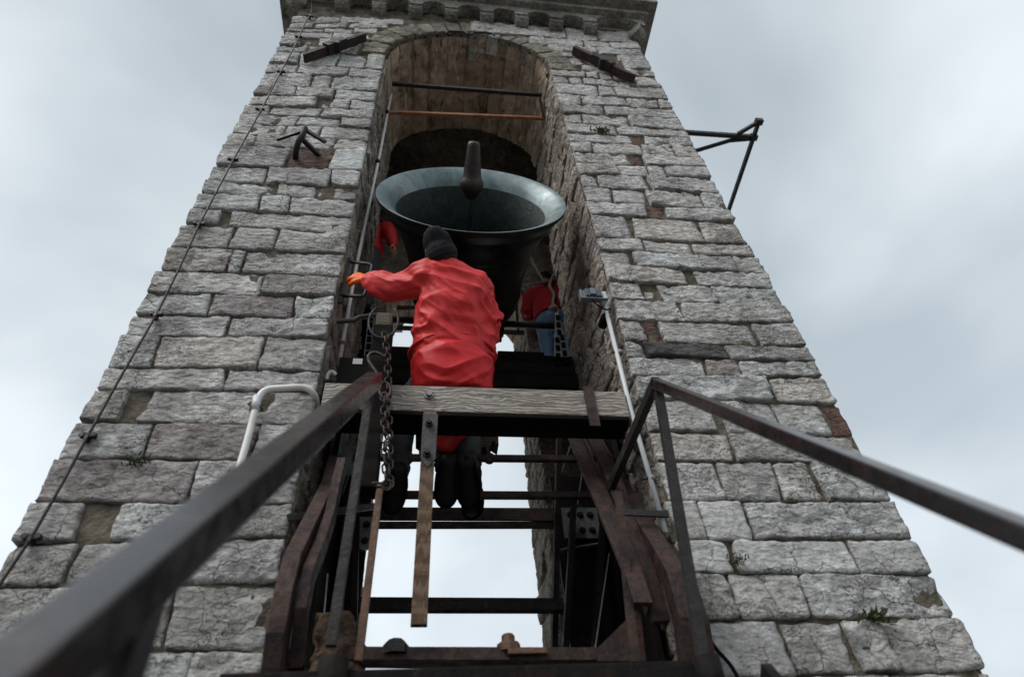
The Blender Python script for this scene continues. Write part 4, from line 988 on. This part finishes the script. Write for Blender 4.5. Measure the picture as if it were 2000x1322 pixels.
    for k in 'lr':
        an, to = J['an_'+k], J['toe_'+k]; Bt = MB(); kn = J['kn_'+k]; u_ = (kn-an).normalized(); fd = (to-an).normalized(); u_ = (u_-fd*u_.dot(fd)).normalized()
        sole = an-u_*.08
        loft(Bt, [an+u_*.10, an, an-u_*.03], [(.056, .06), (.052, .056), (.05, .055)], fd, 14, 2)
        loft(Bt, [sole-fd*.055+u_*.03, sole+fd*.06+u_*.035, sole+fd*.118+u_*.024, sole+fd*.148+u_*.02], [(.052, .05), (.057, .055), (.064, .042), (.055, .03)], u_, 14, 3)
        bo = remesh(Bt, .009, 'boot', LEATH, t)
        sm_ = MB(); sd2 = fd.cross(u_); pl_ = []
        for q in range(28):
            a_ = 2*math.pi*q/28; l_ = math.cos(a_); w_ = math.sin(a_)
            pl_.append(sole+fd*(.052+.132*math.copysign(abs(l_)**.75, l_))+sd2*(w_*.066*(1+.08*l_)))
        sm_.prism([p-u_*.004 for p in pl_], u_*.024); sm_.build('sole', BLACKP, bo)
    for s_, k in ((-1, 'l'), (1, 'r')):
        if glove:
            Gm = MB(); el, wr = J['el_'+k], J['wr_'+k]; hand(Gm, wr, (wr-el), J.get('palm_'+k, V((0, 0, -1))), s_, .004)
            loft(Gm, [wr-(wr-el).normalized()*.05, wr], [(.042, .038), (.04, .034)], up, 12, 2); remesh(Gm, .006, 'glove', glove, t, sm=1)
    Hm = MB()
    if hat:
        ball(Hm, hd+hq @ V((0, -.008, .028)), (.092, .110, .110), hq)
        loft(Hm, [hd+hq @ V((0, 0, -.035)), hd+hq @ V((0, 0, .0))], [(.090, .108), (.094, .112)], up, 20, 2)
        loft(Hm, [hd+hq @ V((0, -.01, .10)), hd+hq @ V((-.012, -.012, .135))], [(.066, .066), (.026, .026)], up, 10, 2)
        kfold = foldfield([((0, .2, 1), 1.0, 1)], .006, 18); remesh(Hm, .007, 'hat', hat, t, lambda p: kfold(p)+.0012*math.sin(p.x*420), sm=2)
        Cm = MB(); loft(Cm, [hd+hq @ V((0, 0, -.045)), hd+hq @ V((0, 0, .002))], [(.096, .114), (.099, .117)], up, 28, 2, .08, .08); remesh(Cm, .007, 'hat_cuff', hat, t, lambda p: .0012*math.sin(p.x*420), sm=1)
    else:
        ball(Hm, hd+hq @ V((0, -.018, .022)), (.084, .098, .105), hq); remesh(Hm, .01, 'hair', hairm, t, lambda p: .006*noise.noise(p*40), sm=1)
    return t

# ringer seated on the beam, back to us, leaning out and holding the rebar handle
X1 = V((1, 0, 0))
m_ = MB(); m_.prism([(BLOCK[0], .02, .5), (BLOCK[1], .02, .5), (BLOCK[1]-.02, .02, BLOCK[2]-.30), (BLOCK[0]+.16, .02, BLOCK[2]-.02), (BLOCK[0]+.02, .02, BLOCK[2])], (0, .45, 0)); remesh(m_, .016, 'stone', RUBBLE, rbk, lambda p: .035*nz(p, 7)+.02*nz(p, 20))
front = dict(hip=PY(884, 716, .10), chest=PY(888, 585, -.08), neck=PY(866, 512, -.17), head=PY(860, 495, -.20),
  sh_l=PY(834, 548, -.12), el_l=PY(772, 563, -.03), wr_l=PY(716, 546, .0), palm_l=V((.3, .8, -.3)),
  sh_r=PY(925, 562, -.10), el_r=PY(952, 640, .06), wr_r=PY(925, 640, .34), palm_r=V((0, 0, -1)),
  kn_l=PY(792, 800, .46), an_l=PY(775, 929, .44), toe_l=PY(770, 965, .42),
  kn_r=PY(915, 800, .46), an_r=PY(914, 919, .44), toe_r=PY(915, 955, .68),
  jr=[(.245, .178), (.228, .165), (.222, .155), (.15, .105), (.072, .07)], ar=[(.10, .09), (.108, .10), (.098, .095), (.09, .088), (.078, .075), (.054, .05)])
front['toe_l'] = front['an_l']+V((-.03, .15, -.09)); front['toe_r'] = front['an_r']+V((.02, .15, -.10))
ff = foldfield([((1, 0, -.62), .8, .9), ((1, .1, -.12), 1.25, .5), ((1, 0, -.9), 2.1, .16), ((.5, 0, -1), 1.1, .35)], .026, 9.5)
def skirt_(mb):
    h = front['hip']; loft(mb, [h+V((0.01, -.01, .17)), h+V((.01, -.02, .085)), h+V((.0, -.02, -.0)), h+V((0, .03, -.15))], [(.17, .12), (.185, .13), (.24, .17), (.225, .16)], V((0, 1, 0)), 28, 4, .2, .3)
person('person in a red waterproof jacket and black hat seated on the beam, back turned', front, RED, JEANG, HAIR, BLACKC, ORANGE, .085, ff, .0062, skirt=skirt_)
fp_ = [o_ for o_ in COL.objects if o_.name == 'person'][0]
nk_ = front['neck']; nd_ = (front['neck']-front['chest']).normalized()
m_ = MB(); loft(m_, [nk_-nd_*.03, nk_+nd_*.035], [(.082, .078), (.074, .072)], V((0, 1, 0)), 20, 3, .1, .1); remesh(m_, .006, 'collar', RED, fp_, None, sm=1)
m_ = MB(); wd_ = (front['wr_l']-front['el_l']).normalized(); m_.tube([front['wr_l']-wd_*.035, front['wr_l']-wd_*.012], .054, 18); m_.build('cuff', RED, fp_, smooth=True, bevel=.004)
hb_ = front['hip']+V((.0, -.005, .082)); MB().tube([hb_+V((.243*math.cos(t), .176*math.sin(t), .006*math.sin(3*t))) for t in (2*math.pi*k/40 for k in range(40))], .011, 8, closed=True).build('jacket_hem', RED, [o_ for o_ in COL.objects if o_.name == 'person'][0], smooth=True)
# tail of the red coat hanging behind the beam
tl_ = MB(); c = PY(868, 850, .36)
loft(tl_, [c+V((0, 0, .25)), c+V((.02, 0, .05)), c+V((.0, .02, -.05))], [(.17, .06), (.13, .05), (.05, .03)], V((0, 1, 0)), 20)
pt = [o_ for o_ in COL.objects if o_.name == 'person'][0]
remesh(tl_, .011, 'coat_tail', RED, pt, foldfield([((.3, 0, 1), 1, 1)], .03, 9))

def standing(base, label, topm, legm, f=V((0, 1, 0)), arms=None, hat=None, h=1.74, lean=V((0, 0, 0))):
    r_ = V((f.y, -f.x, 0)); k = h/1.75; b = V(base)
    U = lambda x, y, z: b+r_*x*k+f*y*k+V((0, 0, z*k))+lean*z
    J = dict(right=r_, hip=U(0, 0, .95), chest=U(0, .0, 1.28), neck=U(0, 0, 1.49), head=U(0, .03, 1.63), sh_l=U(-.19, 0, 1.42), sh_r=U(.19, 0, 1.42),
      kn_l=U(-.1, .03, .50), an_l=U(-.1, 0, .09), toe_l=U(-.1, .16, .04), kn_r=U(.1, .03, .50), an_r=U(.1, 0, .09), toe_r=U(.1, .16, .04),
      el_l=U(-.33, .05, 1.17), wr_l=U(-.16, .24, 1.33), el_r=U(.33, .05, 1.17), wr_r=U(.16, .24, 1.33))
    if arms: J.update({a: U(*v) for a, v in arms.items()})
    return person(label, J, topm, legm, HAIR, hat, None, .02, foldfield([((1, 0, -.4), 1, .8)], .014, 8), .012, face=f)
c = PY(1064, 545, 2.1); hgt = 1.74; bz = c.z-1.62
standing((c.x, 2.1, bz), 'person in dark red top and blue jeans pulling ropes behind the right jamb', RED2, JEAN, V((.5, .86, 0)).normalized(), dict(el_l=(-.30, .06, 1.20), wr_l=(-.10, .26, 1.44), el_r=(.30, .08, 1.22), wr_r=(.12, .26, 1.46)))
c2 = PY(1088, 478, 2.3)
standing((c2.x+.05, 2.35, bz), 'person in dark red top half hidden by the bell above the rope puller', RED2, JEANG, V((-.3, .95, 0)).normalized(), dict(el_l=(-.28, .12, 1.62), wr_l=(-.14, .2, 1.86)), h=1.8)
c3 = PY(724, 446, 1.75); b3 = c3.z-1.50
standing((c3.x, 1.75, b3), 'person in red reaching down at the left, mostly hidden behind the jamb', RED, JEANG, V((.6, .8, 0)).normalized(), dict(sh_r=(.17, .06, 1.42), el_r=(.30, .0, 1.16), wr_r=(.36, .02, .92)), hat=BLACKC)
for nm, X0, X1_, Y0, Z in (('right', .78, 1.7, 1.75, bz), ('left', -1.08, -.62, 1.3, b3)):
    m_ = MB()
    pf = thing('plank_platform', 'dark plank platform under the %s' % ('ringer in blue jeans' if nm == 'right' else 'red ringer reaching down at the left'), 'platform', ((X0+X1_)/2, 2, Z-.05))
    n = 4
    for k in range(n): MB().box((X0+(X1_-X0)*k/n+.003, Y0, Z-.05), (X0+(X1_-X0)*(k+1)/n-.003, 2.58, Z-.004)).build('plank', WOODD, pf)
# second ringer sitting on the cross timber behind the first: only a boot shows below the beam
h0 = PY(876, 676, 1.0); W_ = lambda x, y, z: h0+V((x, y, z))
an = PY(873, 919, .44)
J2 = dict(hip=h0, chest=W_(0, .05, .30), neck=W_(0, .08, .50), head=W_(0, .12, .62), sh_l=W_(-.17, .06, .44), sh_r=W_(.17, .06, .44), el_l=W_(-.2, .2, .22), el_r=W_(.2, .2, .22), wr_l=W_(-.1, .38, .26), wr_r=W_(.1, .38, .26),
  an_l=an, kn_l=an+V((.0, .12, .47)), toe_l=an+V((-.005, .13, -.12)), an_r=an+V((.16, .3, .1)), kn_r=an+V((.14, .32, .5)), toe_r=an+V((.16, .46, .05)))
person('person in dark clothes behind the seated ringer, one boot sole showing under the beam', J2, BLACKC, BLACKC, HAIR, None, None, .02, None, .012)
# ropes held by the ringer at the right
c = PY(1066, 553, 2.0)
rp = thing('pulling_rope', 'pale hemp rope with a knot held by the ringer in jeans', 'rope', PY(1085, 600, 2.0))
MB().tube([PY(1034, 498, 1.98), PY(1050, 530, 1.98), PY(1066, 556, 1.98)], .016, 8).build('strand', ROPE, rp, smooth=True)
MB().tube(smooth([PY(1086, 530, 1.9), PY(1074, 556, 1.9), PY(1082, 575, 1.9), PY(1080, 592, 1.9), PY(1086, 600, 1.9), PY(1092, 612, 1.9)]), .018, 8).build('strand', ROPE, rp, smooth=True)
kn_ = MB(); ball(kn_, PY(1080, 602, 1.88), (.045, .04, .035)); kn_.build('knot', ROPE, rp, smooth=True)
rod_thing('pull_bar', [PY(1014, 557, 1.95), PY(1086, 551, 1.95)], .012, GALV, 'thin grey bar held level by the ringer in jeans', 'bar')
